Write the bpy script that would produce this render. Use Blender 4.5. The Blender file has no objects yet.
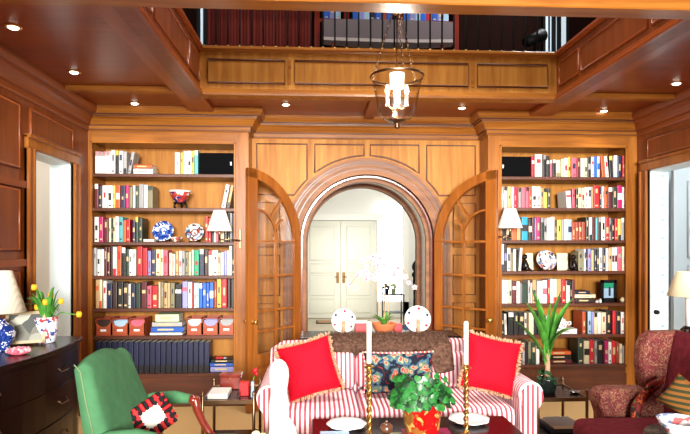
import bpy, bmesh, math, random
from math import sin, cos, tan, atan, pi, radians, sqrt
from mathutils import Vector, Matrix
random.seed(7)
S = bpy.context.scene
COL = S.collection
TH = radians(3.0); F = 540.0; EYE = 1.45

def at(px, Y):                      # world X of a sight line at depth Y
    return Y * tan(TH + atan((px - 345.0) / F))
def zat(py, X, Y):                  # world height of a sight line at X, Y
    return EYE + (247.0 - py) * (X * sin(TH) + Y * cos(TH)) / F

# ------------------------------------------------------------------ materials
def srgb(c):
    return tuple(((v / 255) / 12.92 if v / 255 <= .04045 else ((v / 255 + .055) / 1.055) ** 2.4) for v in c) + (1,)
MATS = {}
def newmat(name):
    m = bpy.data.materials.new(name); m.use_nodes = True
    nt = m.node_tree; b = nt.nodes['Principled BSDF']
    MATS[name] = m
    return m, nt, b
def mat(name, c, rough=.5, metal=0, var=0.0, spec=.5, coat=0, emit=None, es=0, scale=30):
    m, nt, b = newmat(name)
    c = srgb(c)
    b.inputs['Roughness'].default_value = rough
    b.inputs['Metallic'].default_value = metal
    b.inputs['Specular IOR Level'].default_value = spec
    b.inputs['Coat Weight'].default_value = coat
    b.inputs['Base Color'].default_value = c
    if var:
        tc = nt.nodes.new('ShaderNodeTexCoord'); n = nt.nodes.new('ShaderNodeTexNoise')
        n.inputs['Scale'].default_value = scale
        r = nt.nodes.new('ShaderNodeValToRGB')
        r.color_ramp.elements[0].position = .3; r.color_ramp.elements[1].position = .7
        r.color_ramp.elements[0].color = tuple(v * (1 - var) for v in c[:3]) + (1,)
        r.color_ramp.elements[1].color = tuple(min(1, v * (1 + var)) for v in c[:3]) + (1,)
        nt.links.new(tc.outputs['Object'], n.inputs['Vector'])
        nt.links.new(n.outputs['Fac'], r.inputs['Fac']); nt.links.new(r.outputs['Color'], b.inputs['Base Color'])
    if emit:
        b.inputs['Emission Color'].default_value = srgb(emit); b.inputs['Emission Strength'].default_value = es
    return m
def wood(name, c1, c2, axis='Z', rough=.32, coat=.12, scale=1.0):
    m, nt, b = newmat(name)
    tc = nt.nodes.new('ShaderNodeTexCoord'); mp = nt.nodes.new('ShaderNodeMapping')
    sc = {'X': (1.2, 16, 16), 'Y': (16, 1.2, 16), 'Z': (16, 16, 1.2)}[axis]
    mp.inputs['Scale'].default_value = tuple(v * scale for v in sc)
    n = nt.nodes.new('ShaderNodeTexNoise'); n.inputs['Scale'].default_value = 1.0
    n.inputs['Detail'].default_value = 6; n.inputs['Roughness'].default_value = .6; n.inputs['Distortion'].default_value = .6
    r = nt.nodes.new('ShaderNodeValToRGB')
    r.color_ramp.elements[0].position = .3; r.color_ramp.elements[1].position = .72
    r.color_ramp.elements[0].color = srgb(c1); r.color_ramp.elements[1].color = srgb(c2)
    nt.links.new(tc.outputs['Object'], mp.inputs['Vector']); nt.links.new(mp.outputs['Vector'], n.inputs['Vector'])
    nt.links.new(n.outputs['Fac'], r.inputs['Fac']); nt.links.new(r.outputs['Color'], b.inputs['Base Color'])
    b.inputs['Roughness'].default_value = rough; b.inputs['Coat Weight'].default_value = coat
    b.inputs['Coat Roughness'].default_value = .2
    return m
def stripes(name, ca, cb, axis, period, duty=.5, rough=.8):
    m, nt, b = newmat(name)
    tc = nt.nodes.new('ShaderNodeTexCoord'); sp = nt.nodes.new('ShaderNodeSeparateXYZ')
    d = nt.nodes.new('ShaderNodeMath'); d.operation = 'DIVIDE'; d.inputs[1].default_value = period
    f = nt.nodes.new('ShaderNodeMath'); f.operation = 'FRACT'
    r = nt.nodes.new('ShaderNodeValToRGB'); r.color_ramp.interpolation = 'LINEAR'
    e = r.color_ramp.elements; e[0].position = duty - .04; e[1].position = duty + .04
    e[0].color = srgb(ca); e[1].color = srgb(cb)
    nt.links.new(tc.outputs['Object'], sp.inputs[0]); nt.links.new(sp.outputs[axis], d.inputs[0])
    nt.links.new(d.outputs[0], f.inputs[0]); nt.links.new(f.outputs[0], r.inputs['Fac'])
    nt.links.new(r.outputs['Color'], b.inputs['Base Color']); b.inputs['Roughness'].default_value = rough
    b.inputs['Specular IOR Level'].default_value = .2
    return m
def cells(name, cols, scale, rough=.7, feature=None, dist=1.2):
    """irregular patches of several colours: needlepoint, paisley, painted china"""
    m, nt, b = newmat(name)
    tc = nt.nodes.new('ShaderNodeTexCoord'); n = nt.nodes.new('ShaderNodeTexNoise')
    n.inputs['Scale'].default_value = scale * .6; n.inputs['Detail'].default_value = 2
    mx = nt.nodes.new('ShaderNodeMixRGB'); mx.inputs[0].default_value = .06 * dist
    v = nt.nodes.new('ShaderNodeTexVoronoi'); v.inputs['Scale'].default_value = scale
    r = nt.nodes.new('ShaderNodeValToRGB'); r.color_ramp.interpolation = 'CONSTANT'
    e = r.color_ramp.elements
    for i, (p, c) in enumerate(cols):
        el = e[i] if i < 2 else e.new(p)
        el.position = p; el.color = srgb(c)
    sp = nt.nodes.new('ShaderNodeSeparateXYZ')
    nt.links.new(tc.outputs['Object'], n.inputs['Vector']); nt.links.new(tc.outputs['Object'], mx.inputs[1])
    nt.links.new(n.outputs['Color'], mx.inputs[2]); nt.links.new(mx.outputs[0], v.inputs['Vector'])
    if feature == 'dist':
        nt.links.new(v.outputs['Distance'], r.inputs['Fac'])
    else:
        nt.links.new(v.outputs['Color'], sp.inputs[0]); nt.links.new(sp.outputs[0], r.inputs['Fac'])
    nt.links.new(r.outputs['Color'], b.inputs['Base Color']); b.inputs['Roughness'].default_value = rough
    if rough > .6: b.inputs['Specular IOR Level'].default_value = .2
    return m
def glass(name, tint=(1, 1, 1), refl=.12):
    m, nt, b = newmat(name)
    out = nt.nodes['Material Output']
    t = nt.nodes.new('ShaderNodeBsdfTransparent'); t.inputs[0].default_value = tint + (1,)
    g = nt.nodes.new('ShaderNodeBsdfGlossy'); g.inputs['Roughness'].default_value = .03
    fr = nt.nodes.new('ShaderNodeLayerWeight'); fr.inputs['Blend'].default_value = .5
    pw = nt.nodes.new('ShaderNodeMath'); pw.operation = 'POWER'; pw.inputs[1].default_value = 2.6
    ad = nt.nodes.new('ShaderNodeMath'); ad.operation = 'MULTIPLY_ADD'; ad.inputs[1].default_value = .5; ad.inputs[2].default_value = refl * .5; ad.use_clamp = True
    nt.links.new(fr.outputs['Facing'], pw.inputs[0])
    mx = nt.nodes.new('ShaderNodeMixShader')
    nt.links.new(pw.outputs[0], ad.inputs[0]); nt.links.new(ad.outputs[0], mx.inputs[0])
    nt.links.new(t.outputs[0], mx.inputs[1]); nt.links.new(g.outputs[0], mx.inputs[2])
    nt.links.new(mx.outputs[0], out.inputs['Surface'])
    return m

WZ = wood('honey_wood_vertical', (124, 68, 20), (174, 110, 44), 'Z')
WX = wood('honey_wood_lengthwise', (126, 70, 20), (176, 112, 44), 'X')
WPAN = wood('honey_wood_panel', (146, 88, 30), (188, 130, 58), 'Z', rough=.5, coat=0)
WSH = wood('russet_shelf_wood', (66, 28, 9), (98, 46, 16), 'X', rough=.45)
WC = wood('mahogany_ceiling', (122, 50, 16), (150, 68, 24), 'X', rough=.3, coat=.12)
WCB = wood('mahogany_beam', (128, 56, 20), (158, 76, 30), 'Y', rough=.3, coat=.1)
WL = wood('mahogany_wall', (106, 48, 16), (138, 70, 26), 'Z', rough=.4)
WLY = wood('mahogany_wall_rail', (114, 52, 18), (146, 74, 28), 'Y', rough=.4)
WDOOR = wood('amber_door_wood', (122, 64, 20), (166, 98, 38), 'Z', rough=.3)
WDARK = wood('dark_mahogany_furniture', (15, 5, 4), (28, 9, 6), 'X', rough=.25, coat=.05)
WARCH = wood('rosewood_arch', (108, 64, 36), (152, 100, 60), 'X', rough=.5, coat=0, scale=.7)
WRED = wood('red_mahogany_arm', (92, 22, 16), (130, 44, 28), 'Z', rough=.2, coat=.6)
for k_, v_ in (('honey_wood_vertical', .3), ('honey_wood_lengthwise', .3), ('honey_wood_panel', .2), ('amber_door_wood', .35), ('rosewood_arch', .25)): MATS[k_].node_tree.nodes['Principled BSDF'].inputs['Specular IOR Level'].default_value = v_
MATS['dark_mahogany_furniture'].node_tree.nodes['Principled BSDF'].inputs['Specular IOR Level'].default_value = .2
CARPET = mat('beige_carpet', (196, 160, 110), .95, var=.08, spec=.1, scale=160)
WHITE = mat('white_paint', (236, 234, 226), .5)
DOORW = mat('ivory_door_paint', (206, 205, 190), .5)
WHITE2 = mat('cool_white_paint', (222, 236, 242), .5)
CREAMP = mat('cream_paint', (224, 214, 188), .6)
STONE = mat('hall_floor_stone', (196, 182, 158), .4, var=.06, scale=4)
BRASS = mat('brass', (222, 182, 104), .3, 1)
ABRASS = mat('aged_brass', (132, 104, 78), .3, 1)
OLDB = mat('old_brass_hardware', (126, 92, 40), .5, .6)
BLACK = mat('black_iron', (12, 12, 14), .6, spec=.2)
SPK = mat('black_speaker_cloth', (6, 7, 10), .9, spec=.1)
PORC = mat('white_porcelain', (242, 242, 242), .15, coat=.3)
SHADE = mat('white_lamp_shade', (244, 240, 228), .9, emit=(255, 246, 225), es=.35)
SHADEL = stripes('pleated_cream_shade', (226, 218, 196), (240, 234, 214), 0, .012, .5, .9)
SHADER = mat('buff_lamp_shade', (226, 212, 176), .9, emit=(255, 236, 190), es=.12)
BULB = mat('lit_bulb', (255, 255, 255), .5, emit=(255, 244, 225), es=9)
GLASS = glass('clear_glass', (1, 1, 1), .1)
def edge_tint(m, c):
    nt = m.node_tree; t = [n for n in nt.nodes if n.type == 'BSDF_TRANSPARENT'][0]; lw = [n for n in nt.nodes if n.type == 'LAYER_WEIGHT'][0]
    r = nt.nodes.new('ShaderNodeValToRGB'); r.color_ramp.elements[0].position = .55; r.color_ramp.elements[1].position = .97
    r.color_ramp.elements[0].color = (.97, .96, .94, 1); r.color_ramp.elements[1].color = c
    nt.links.new(lw.outputs['Facing'], r.inputs['Fac']); nt.links.new(r.outputs['Color'], t.inputs[0])
edge_tint(GLASS, (.30, .20, .12, 1))
DGLASS = glass('door_pane_glass', (.97, .96, .95), .16)
GREEN = mat('green_upholstery', (72, 122, 84), .85, var=.1, spec=.2, scale=18)
SX = stripes('red_white_stripe_across', (178, 74, 88), (236, 222, 226), 0, .030, .46)
SY = stripes('red_white_stripe_along', (182, 80, 94), (236, 222, 226), 1, .030, .46)
REDP = mat('scarlet_cushion_cloth', (186, 6, 32), .8, spec=.15)
FRINGE = mat('tan_fringe', (182, 142, 112), .9, var=.25, spec=.1, scale=60)
FUR = mat('brown_fur', (94, 68, 56), .95, var=.45, spec=.1, scale=50)
NEEDLE = cells('needlepoint_floral', [(0, (226, 200, 160)), (.1, (204, 70, 66)), (.27, (214, 176, 140)), (.33, (96, 122, 100)), (.46, (60, 92, 120)), (.56, (20, 24, 40)), (.8, (128, 44, 48))], 19, dist=2, feature='dist')
PAIS = cells('red_paisley', [(0, (100, 36, 40)), (.3, (118, 52, 50)), (.5, (128, 88, 66)), (.64, (88, 28, 34)), (.8, (136, 102, 74)), (.93, (84, 58, 46))], 75, dist=2)
SEATRED = mat('wine_seat_cloth', (96, 28, 36), .9, var=.25, spec=.15, scale=30)
BLUEW = cells('blue_white_china', [(0, (26, 52, 132)), (.36, (236, 238, 246)), (.6, (42, 74, 156)), (.8, (230, 234, 246))], 40, .12, dist=2)
IMARI = cells('imari_china', [(0, (238, 234, 228)), (.38, (168, 66, 58)), (.56, (40, 48, 104)), (.72, (240, 234, 226)), (.9, (196, 120, 92))], 42, .15)
MPLATE = cells('multicolour_plate', [(0, (236, 230, 222)), (.35, (60, 66, 80)), (.55, (120, 150, 190)), (.7, (170, 66, 56)), (.85, (228, 220, 204))], 45, .2)
LEAF = mat('green_leaf', (74, 142, 52), .45, var=.35, scale=20)
IVY = mat('ivy_leaf', (38, 108, 46), .35, var=.5, scale=24)
IVYD = mat('ivy_leaf_dark', (18, 56, 26), .4, var=.3, scale=24)
YEL = mat('yellow_petal', (240, 178, 36), .6, var=.12)
TERRA = mat('terracotta', (198, 110, 66), .8, var=.1)
SOILM = mat('dark_soil', (34, 24, 18), .95)
TOLE = cells('red_gold_tole', [(0, (190, 18, 16)), (.56, (206, 164, 84)), (.84, (150, 96, 40))], 30, .35, dist=2)
CANDLE = mat('white_candle_wax', (250, 246, 238), .45)
PAPER = mat('book_pages', (232, 222, 200), .9)
GOLDL = mat('gilt_lettering', (206, 182, 132), .4)
PINKF = mat('pink_petal', (218, 158, 170), .6, var=.2)
PALEF = mat('pale_orchid_petal', (228, 192, 200), .6)
BLUEC = mat('blue_stair_carpet', (60, 82, 124), .9, var=.3, scale=30)
REDBX = mat('red_lacquer', (178, 16, 24), .4)
CURT = mat('dark_red_drape', (110, 30, 20), .9)
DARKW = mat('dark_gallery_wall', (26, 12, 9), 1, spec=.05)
GREYS = mat('grey_upholstery', (112, 100, 104), .9)

# ------------------------------------------------------------------ mesh building
class MB:
    def __init__(self, M=None):
        self.v = []; self.f = []; self.mi = []; self.sm = []; self.M = M
    def add(self, vs, fs, m=0, smooth=False, M=None):
        o = len(self.v)
        for p in vs:
            p = Vector(p)
            if M is not None: p = M @ p
            if self.M is not None: p = self.M @ p
            self.v.append(p)
        for f in fs:
            self.f.append(tuple(o + i for i in f)); self.mi.append(m); self.sm.append(smooth)
        return self
    def box(self, x0, x1, y0, y1, z0, z1, m=0, M=None, b=0):
        if b <= 0:
            vs = [(x0, y0, z0), (x1, y0, z0), (x1, y1, z0), (x0, y1, z0), (x0, y0, z1), (x1, y0, z1), (x1, y1, z1), (x0, y1, z1)]
            fs = [(0, 3, 2, 1), (4, 5, 6, 7), (0, 1, 5, 4), (1, 2, 6, 5), (2, 3, 7, 6), (3, 0, 4, 7)]
            return self.add(vs, fs, m, False, M)
        bm = bmesh.new(); bmesh.ops.create_cube(bm, size=1)
        for v in bm.verts:
            v.co = Vector(((x0 + x1) / 2 + v.co.x * (x1 - x0), (y0 + y1) / 2 + v.co.y * (y1 - y0), (z0 + z1) / 2 + v.co.z * (z1 - z0)))
        bmesh.ops.bevel(bm, geom=list(bm.edges), offset=b, segments=3 if b > .01 else 1, profile=.5, affect='EDGES')
        bm.verts.index_update()
        self.add([v.co.copy() for v in bm.verts], [[v.index for v in f.verts] for f in bm.faces], m, b > .01, M)
        bm.free(); return self
    def prism(self, poly, a, b, axis='Y', m=0, M=None):
        n = len(poly)
        def p3(p, t):
            return {'Y': (p[0], t, p[1]), 'X': (t, p[0], p[1]), 'Z': (p[0], p[1], t)}[axis]
        vs = [p3(p, a) for p in poly] + [p3(p, b) for p in poly]
        fs = [tuple(range(n)), tuple(range(2 * n - 1, n - 1, -1))] + [(i, (i + 1) % n, n + (i + 1) % n, n + i) for i in range(n)]
        return self.add(vs, fs, m, False, M)
    def loft(self, rings, m=0, cap=True, closed=True, smooth=True, M=None):
        n = len(rings[0]); vs = [p for r in rings for p in r]; fs = []
        for k in range(len(rings) - 1):
            for i in range(n if closed else n - 1):
                j = (i + 1) % n
                fs.append((k * n + i, k * n + j, (k + 1) * n + j, (k + 1) * n + i))
        if cap and closed:
            fs.append(tuple(range(n - 1, -1, -1))); fs.append(tuple((len(rings) - 1) * n + i for i in range(n)))
        return self.add(vs, fs, m, smooth, M)
    def lathe(self, prof, c=(0, 0, 0), seg=20, m=0, M=None, sx=1, sy=1, cap=True):
        rings = [[(c[0] + r * sx * cos(2 * pi * i / seg), c[1] + r * sy * sin(2 * pi * i / seg), c[2] + z) for i in range(seg)] for r, z in prof]
        return self.loft(rings, m, cap, True, True, M)
    def ball(self, c, r, m=0, seg=14, M=None):
        if not isinstance(r, tuple): r = (r, r, r)
        n = seg // 2
        prof = [(max(.001, sin(pi * k / n)), -cos(pi * k / n)) for k in range(n + 1)]
        rings = [[(c[0] + a * r[0] * cos(2 * pi * i / seg), c[1] + a * r[1] * sin(2 * pi * i / seg), c[2] + z * r[2]) for i in range(seg)] for a, z in prof]
        return self.loft(rings, m, True, True, True, M)
    def tube(self, pts, r, seg=8, m=0, closed=False, M=None):
        pts = [Vector(p) for p in pts]; n = len(pts)
        rs = r if isinstance(r, (list, tuple)) else [r] * n
        rings = []; prev = None
        for i, p in enumerate(pts):
            a = pts[(i - 1) % n] if (closed or i > 0) else p
            b = pts[(i + 1) % n] if (closed or i < n - 1) else p
            t = (b - a).normalized()
            if prev is None:
                u = t.cross(Vector((0, 0, 1)))
                if u.length < .1: u = t.cross(Vector((1, 0, 0)))
            else:
                u = prev - t * prev.dot(t)
            u.normalize(); w = t.cross(u); prev = u
            rings.append([p + rs[i] * (cos(2 * pi * k / seg) * u + sin(2 * pi * k / seg) * w) for k in range(seg)])
        if closed: rings.append(rings[0])
        return self.loft(rings, m, not closed, True, True, M)
    def build(self, name, mats, parent=None, loc=None, rot=None, local=False, bevel=0):
        """geometry in world coordinates unless local; parent may sit anywhere"""
        me = bpy.data.meshes.new(name)
        if parent is not None:
            org = Vector((0, 0, 0))
            p = parent
            while p is not None:
                org += Vector(p.location); p = p.parent
        else:
            org = Vector(loc) if loc is not None else self._base()
        if local: org = Vector((0, 0, 0))
        me.from_pydata([v - org for v in self.v], [], self.f)
        if not isinstance(mats, (list, tuple)): mats = [mats]
        for m in mats: me.materials.append(m)
        for p, mi, s in zip(me.polygons, self.mi, self.sm):
            p.material_index = mi; p.use_smooth = s
        bm = bmesh.new(); bm.from_mesh(me); bmesh.ops.recalc_face_normals(bm, faces=bm.faces); bm.to_mesh(me); bm.free()
        me.update()
        o = bpy.data.objects.new(name, me); COL.objects.link(o)
        if parent is not None: o.parent = parent
        else: o.location = org if not local else (loc or (0, 0, 0))
        if rot: o.rotation_euler = rot
        if bevel:
            md = o.modifiers.new('bevel', 'BEVEL'); md.width = bevel; md.segments = 2; md.limit_method = 'ANGLE'
        return o
    def _base(self):
        xs = [v.x for v in self.v]; ys = [v.y for v in self.v]; zs = [v.z for v in self.v]
        return Vector(((min(xs) + max(xs)) / 2, (min(ys) + max(ys)) / 2, min(zs)))

def tag(o, label, cat, group=None):
    o['label'] = label; o['category'] = cat
    if group: o['group'] = group
    return o
def thing(name, label, cat, loc, group=None, rz=0):
    o = bpy.data.objects.new(name, None); COL.objects.link(o)
    o.empty_display_size = .05; o.location = loc; o.rotation_euler = (0, 0, rz)
    return tag(o, label, cat, group)
def struct(mb, name, mats, parent=None, bevel=0):
    o = mb.build(name, mats, parent, loc=(0, 0, 0) if parent is None else None, bevel=bevel)
    if parent is None: o['kind'] = 'structure'
    return o
def sweep(prof, path, mb, m=0, side=1):
    """moulding profile [(out, z)] along an open XY path with mitred corners; out is to the right of travel"""
    n = len(path); rings = []
    def nrm(a, b):
        d = (Vector(b) - Vector(a)).normalized(); return Vector((d.y, -d.x)) * side
    for i, p in enumerate(path):
        if i == 0: off = nrm(path[0], path[1])
        elif i == n - 1: off = nrm(path[-2], path[-1])
        else:
            a = nrm(path[i - 1], p); b = nrm(p, path[i + 1]); s = a + b
            off = s / max(.2, s.dot(a))
        rings.append([(p[0] + off.x * o, p[1] + off.y * o, z) for o, z in prof])
    return mb.loft(rings, m, True, True, False)
def arc(cx, cz, r, a0, a1, n):
    return [(cx + r * cos(a0 + (a1 - a0) * k / n), cz + r * sin(a0 + (a1 - a0) * k / n)) for k in range(n + 1)]
def panel(mb, poly, y, m=0, raise_=.006, face=-1, bead=.009, mbead=1, axis='Y'):
    """raised field plus a bead round its outline, on a wall plane"""
    cx = sum(p[0] for p in poly) / len(poly); cz = sum(p[1] for p in poly) / len(poly)
    mb.prism(poly, y, y + face * raise_, axis, m)
    pts = [(p[0], y + face * raise_, p[1]) if axis == 'Y' else (y + face * raise_, p[0], p[1]) for p in poly]
    mb.tube(pts, bead, 6, mbead, True)
def rect(x0, x1, z0, z1): return [(x0, z0), (x1, z0), (x1, z1), (x0, z1)]

# ------------------------------------------------------------------ room shell
XL, XR, YB, YR = -2.07, 3.055, 5.0, 5.27
CX = .493; ARC_R = .647; ARC_Z = 1.5
ZC = 2.70
LBR = -.6255; RBL = 1.61       # inner outer edges of the two bookcases

mb = MB(); mb.box(-6, 7, -2.0, 5.9, -.1, 0)
struct(mb, 'floor', CARPET)
mb = MB(); mb.box(-3, 4, 5.9, 11.4, -.1, 0)
struct(mb, 'floor.001', STONE)

# back wall with the arch
def archpoly(x0, x1, z1, r):
    return [(x0, 0), (x0, z1), (x1, z1), (x1, 0), (CX + r, 0)] + arc(CX, ARC_Z, r, 0, pi, 36) + [(CX - r, 0)]
mb = MB(); mb.prism(archpoly(LBR, RBL, 2.95, ARC_R), YR, YR + .18)
mb.box(LBR - 1.6, LBR, YR + .12, YR + .3, 0, 2.95); mb.box(RBL, RBL + 1.6, YR + .12, YR + .3, 0, 2.95)
wb = struct(mb, 'wall_back', [WPAN])
mb = MB()
PR = .845
pl = [(-.0166, 2.449)] + [(CX + PR * cos(a), ARC_Z + PR * sin(a)) for a in [2.222 - k * (2.222 - 1.608) / 10 for k in range(11)]] + [(.462, 2.449)]
panel(mb, pl, YR); panel(mb, [(2 * CX - p[0], p[1]) for p in pl][::-1], YR)
pl = [(-.578, 2.449), (-.578, 1.96)] + [(CX + PR * cos(a), ARC_Z + PR * sin(a)) for a in [2.57 - k * (2.57 - 2.34) / 5 for k in range(6)]] + [(-.095, 2.449)]
panel(mb, pl, YR); panel(mb, [(2 * CX - p[0], p[1]) for p in pl][::-1], YR)
for z0, z1 in ((1.45, 1.88), (.98, 1.37), (.12, .9)):
    panel(mb, rect(-.578, -.36, z0, z1), YR); panel(mb, rect(2 * CX + .36, 2 * CX + .578, z0, z1), YR)
p_ = mb.build('wall_panel', [WPAN, WSH], wb)
# arch casing (front moulding), reveal lining
mb = MB()
def archring(r0, r1, y0, y1, m):
    o = [(CX + r1, 0)] + arc(CX, ARC_Z, r1, 0, pi, 40) + [(CX - r1, 0)]
    i = [(CX + r0, 0)] + arc(CX, ARC_Z, r0, 0, pi, 40) + [(CX - r0, 0)]
    n = len(o)
    rings = [[(o[k][0], y0, o[k][1]), (i[k][0], y0, i[k][1]), (i[k][0], y1, i[k][1]), (o[k][0], y1, o[k][1])] for k in range(n)]
    mb.loft(rings, m, True, True, False)
archring(.70, .81, YR - .035, YR, 0); archring(.655, .705, YR - .05, YR, 1)
archring(.785, .815, YR - .05, YR, 1); archring(.735, .75, YR - .044, YR, 1); archring(.773, .785, YR - .0405, YR, 2); archring(.752, .760, YR - .040, YR, 2); archring(.706, .716, YR - .042, YR, 2)
struct(mb, 'trim_1', [WARCH, WARCH, WSH])
mb = MB()
archring(.632, .75, YR, 5.36, 0); archring(.60, .75, 5.36, 5.40, 1); archring(.62, .75, 5.40, 5.80, 0); archring(.59, .75, 5.80, 5.90, 1)
struct(mb, 'trim_2', [WRED, WARCH])
mb = MB(); mb.prism(archpoly(LBR - 1.6, RBL + 1.6, 2.9, .70), 5.72, 5.88)
struct(mb, 'wall_hall_front', WHITE)

# side walls with doorways
def sidewall(name, x, s, y0, y1, mats):
    """s=+1: room lies to +X; doorway y0..y1 up to 2.155"""
    mb = MB(); xa, xb = (x - .16, x) if s > 0 else (x, x + .16)
    mb.box(xa, xb, -.6, y0, 0, 2.95); mb.box(xa, xb, y1, 5.4, 0, 2.95); mb.box(xa, xb, y0, y1, 2.155, 2.95)
    w = struct(mb, name, [mats[0]])
    pm = MB()
    e = x
    sy = 3.2
    ylist = [y0 - .07 - .04, 2.9, 1.9, .9]
    for a, b in zip(ylist[1:], ylist[:-1]):
        for z0, z1 in ((2.0, 2.42), (1.43, 1.85), (.95, 1.28), (.15, .85)):
            if z0 == 2.0: z1 = 2.44
            panel(pm, rect(a + .05, b - .05, z0, z1), e, 0, .008, s, .012, 1, 'X')
    panel(pm, rect(y0 - .02, y1 + .02, 2.27, 2.44), e, 0, .008, s, .012, 1, 'X')
    pm.build('wall_panel', [mats[0], mats[1]], w)
    rm = MB()
    for z in (1.89, 1.34):
        if s > 0: rm.box(e, e + .022, .9, y0 - .09, z - .025, z + .025, 0)
        else: rm.box(e - .022, e, .9, y0 - .09, z - .025, z + .025, 0)
    rm.build('wall_rail', [mats[1]], w)
    c = MB()
    xa, xb = (e, e + .03) if s > 0 else (e - .03, e)
    xc, xd = (e, e + .045) if s > 0 else (e - .045, e)
    for (a, b) in ((y0 - .09, y0), (y1, y1 + .11)):
        c.box(xa, xb, a, b, 0, 2.155, 0, b=.006)
        c.box(xc, xd, a, a + .025, 0, 2.155, 1, b=.006); c.box(xc, xd, b - .025, b, 0, 2.155, 1, b=.006)
    c.box(xa, xb, y0 - .09, y1 + .11, 2.155, 2.25, 0, b=.006); c.box(xc, xd, y0 - .09, y1 + .11, 2.225, 2.255, 1, b=.006)
    jx0, jx1 = (e - .165, e + .004) if s > 0 else (e - .004, e + .165)
    for (a, b) in ((y0 - .002, y0 + .012), (y1 - .012, y1 + .002)): c.box(jx0, jx1, a, b, 0, 2.155, 2)
    c.box(jx0, jx1, y0, y1, 2.143, 2.157, 2)
    tr = struct(c, 'trim_3' if s > 0 else 'trim_4', [WZ, WDOOR, WHITE2])
    if s < 0:
        k = MB(); yy = y1 - .012; xk = e + .045; zk = zat(312, xk, yy)
        k.lathe([(.022, 0), (.022, .004), (.01, .006), (.01, .015), (.02, .02), (.02, .03), (.001, .034)], (0, 0, 0), 14, 0, Matrix.Translation((xk, yy, zk)) @ Matrix.Rotation(pi / 2, 4, 'X'))
        k.build('door_bolt_knob', BLACK, tr)
        k = MB()
        for py in (176, 198, 205, 220, 238, 258, 275, 292, 326):
            z = zat(py, e + .11, yy); k.lathe([(.016, 0), (.014, .002), (.001, .003)], (0, 0, 0), 10, 0, Matrix.Translation((e + .11, yy, z)) @ Matrix.Rotation(pi / 2, 4, 'X'))
        k.build('screw_plugs', mat('grey_blue_paint', (158, 186, 202), .6), tr)
    return w
sidewall('wall_left', XL, 1, 4.02, 4.66, (WL, WLY))
sidewall('wall_right', XR, -1, 3.85, 4.80, (WL, WLY))

# ceiling soffit (with the light well), border battens and beams
OX0, OX1, OY0, OY1 = -.916, 1.95, 2.66, 4.30
mb = MB()
mb.box(XL - .2, OX0 - .05, -.6, 5.6, ZC, 2.96); mb.box(OX1 + .05, XR + .2, -.6, 5.6, ZC, 2.96)
mb.box(OX0 - .05, OX1 + .05, OY1 + .05, 5.6, ZC, 2.96); mb.box(OX0 - .05, OX1 + .05, -.6, OY0 - .05, ZC, 2.96)
struct(mb, 'ceiling', [WC])
mb = MB(); z0 = 2.655
mb.box(OX0 - .21, OX0 - .0, OY0 - .1, 4.98, z0, ZC, 0, b=.008); mb.box(OX1, OX1 + .21, OY0 - .1, 4.98, z0, ZC, 0, b=.008)
mb.box(OX0, OX1, OY0 - .1, OY0, z0, ZC + .3, 2); mb.box(XL, XR, 2.44, 2.55, 2.56, ZC, 2, b=.006)
mb.box(XL, OX0 - .21, 4.26, 4.34, z0 + .005, ZC, 1, b=.006); mb.box(OX1 + .21, XR, 4.26, 4.34, z0 + .005, ZC, 1, b=.006)
mb.box(CX - .05, CX + .05, OY1 + .02, 5.1, z0 + .01, ZC, 0, b=.008)
struct(mb, 'trim_5', [WCB, WX, WX])
# fascia round the light well
mb = MB()
mb.box(OX0, OX1, OY1, OY1 + .1, 2.645, 3.0, 0)
mb.box(OX0 - .1, OX0, OY0 - .1, OY1 + .1, 2.645, 3.0, 2); mb.box(OX1, OX1 + .1, OY0 - .1, OY1 + .1, 2.645, 3.0, 2)  # side runs in a darker wood, their shade put into the colour
mb.box(OX0 - .1, OX1 + .1, OY0 - .2, OY0 - .1, 2.66, 3.0, 2)
X = lambda p: at(p, 4.3)
for a, b in ((208, 285), (295, 468), (477, 547)):
    panel(mb, rect(X(a), X(b), 2.745, 2.925), OY1, 0, .004, -1, .009, 1)
for a, b in ((2.75, 3.04), (3.08, 3.88), (3.92, 4.24)):
    panel(mb, rect(a, b, 2.745, 2.925), OX0, 2, .004, 1, .009, 3, 'X')
    panel(mb, rect(a, b, 2.745, 2.925), OX1, 2, .004, -1, .009, 3, 'X')
struct(mb, 'trim_6', [WPAN, WSH, WL, WCB])
mb = MB()
for a in (289.5, 472.5): mb.box(X(a) - .012, X(a) + .012, OY1 - .006, OY1, 2.74, 2.93, 0, b=.002)
mb.build('stile_cover', WX, bpy.data.objects['trim_6'])
mb = MB()
cap = [(-.1, 2.985), (.012, 2.985), (.018, 3.0), (.03, 3.005), (.03, 3.022), (.02, 3.03), (-.1, 3.03)]
pth = [(OX0, OY0 - .1), (OX0, OY1), (OX1, OY1), (OX1, OY0 - .1)]
for q in range(3): sweep(cap, pth[q:q + 2], mb, int(q != 1))  # caps of the side runs: darker wood in place of shade
low = [(0, 2.645), (.022, 2.645), (.026, 2.66), (.016, 2.672), (.014, 2.69), (0, 2.70)]
for q in range(3): sweep(low, pth[q:q + 2], mb, int(q != 1))  # lower mouldings of the side runs: likewise shaded by colour
struct(mb, 'trim_7', [WX, WCB])
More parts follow.
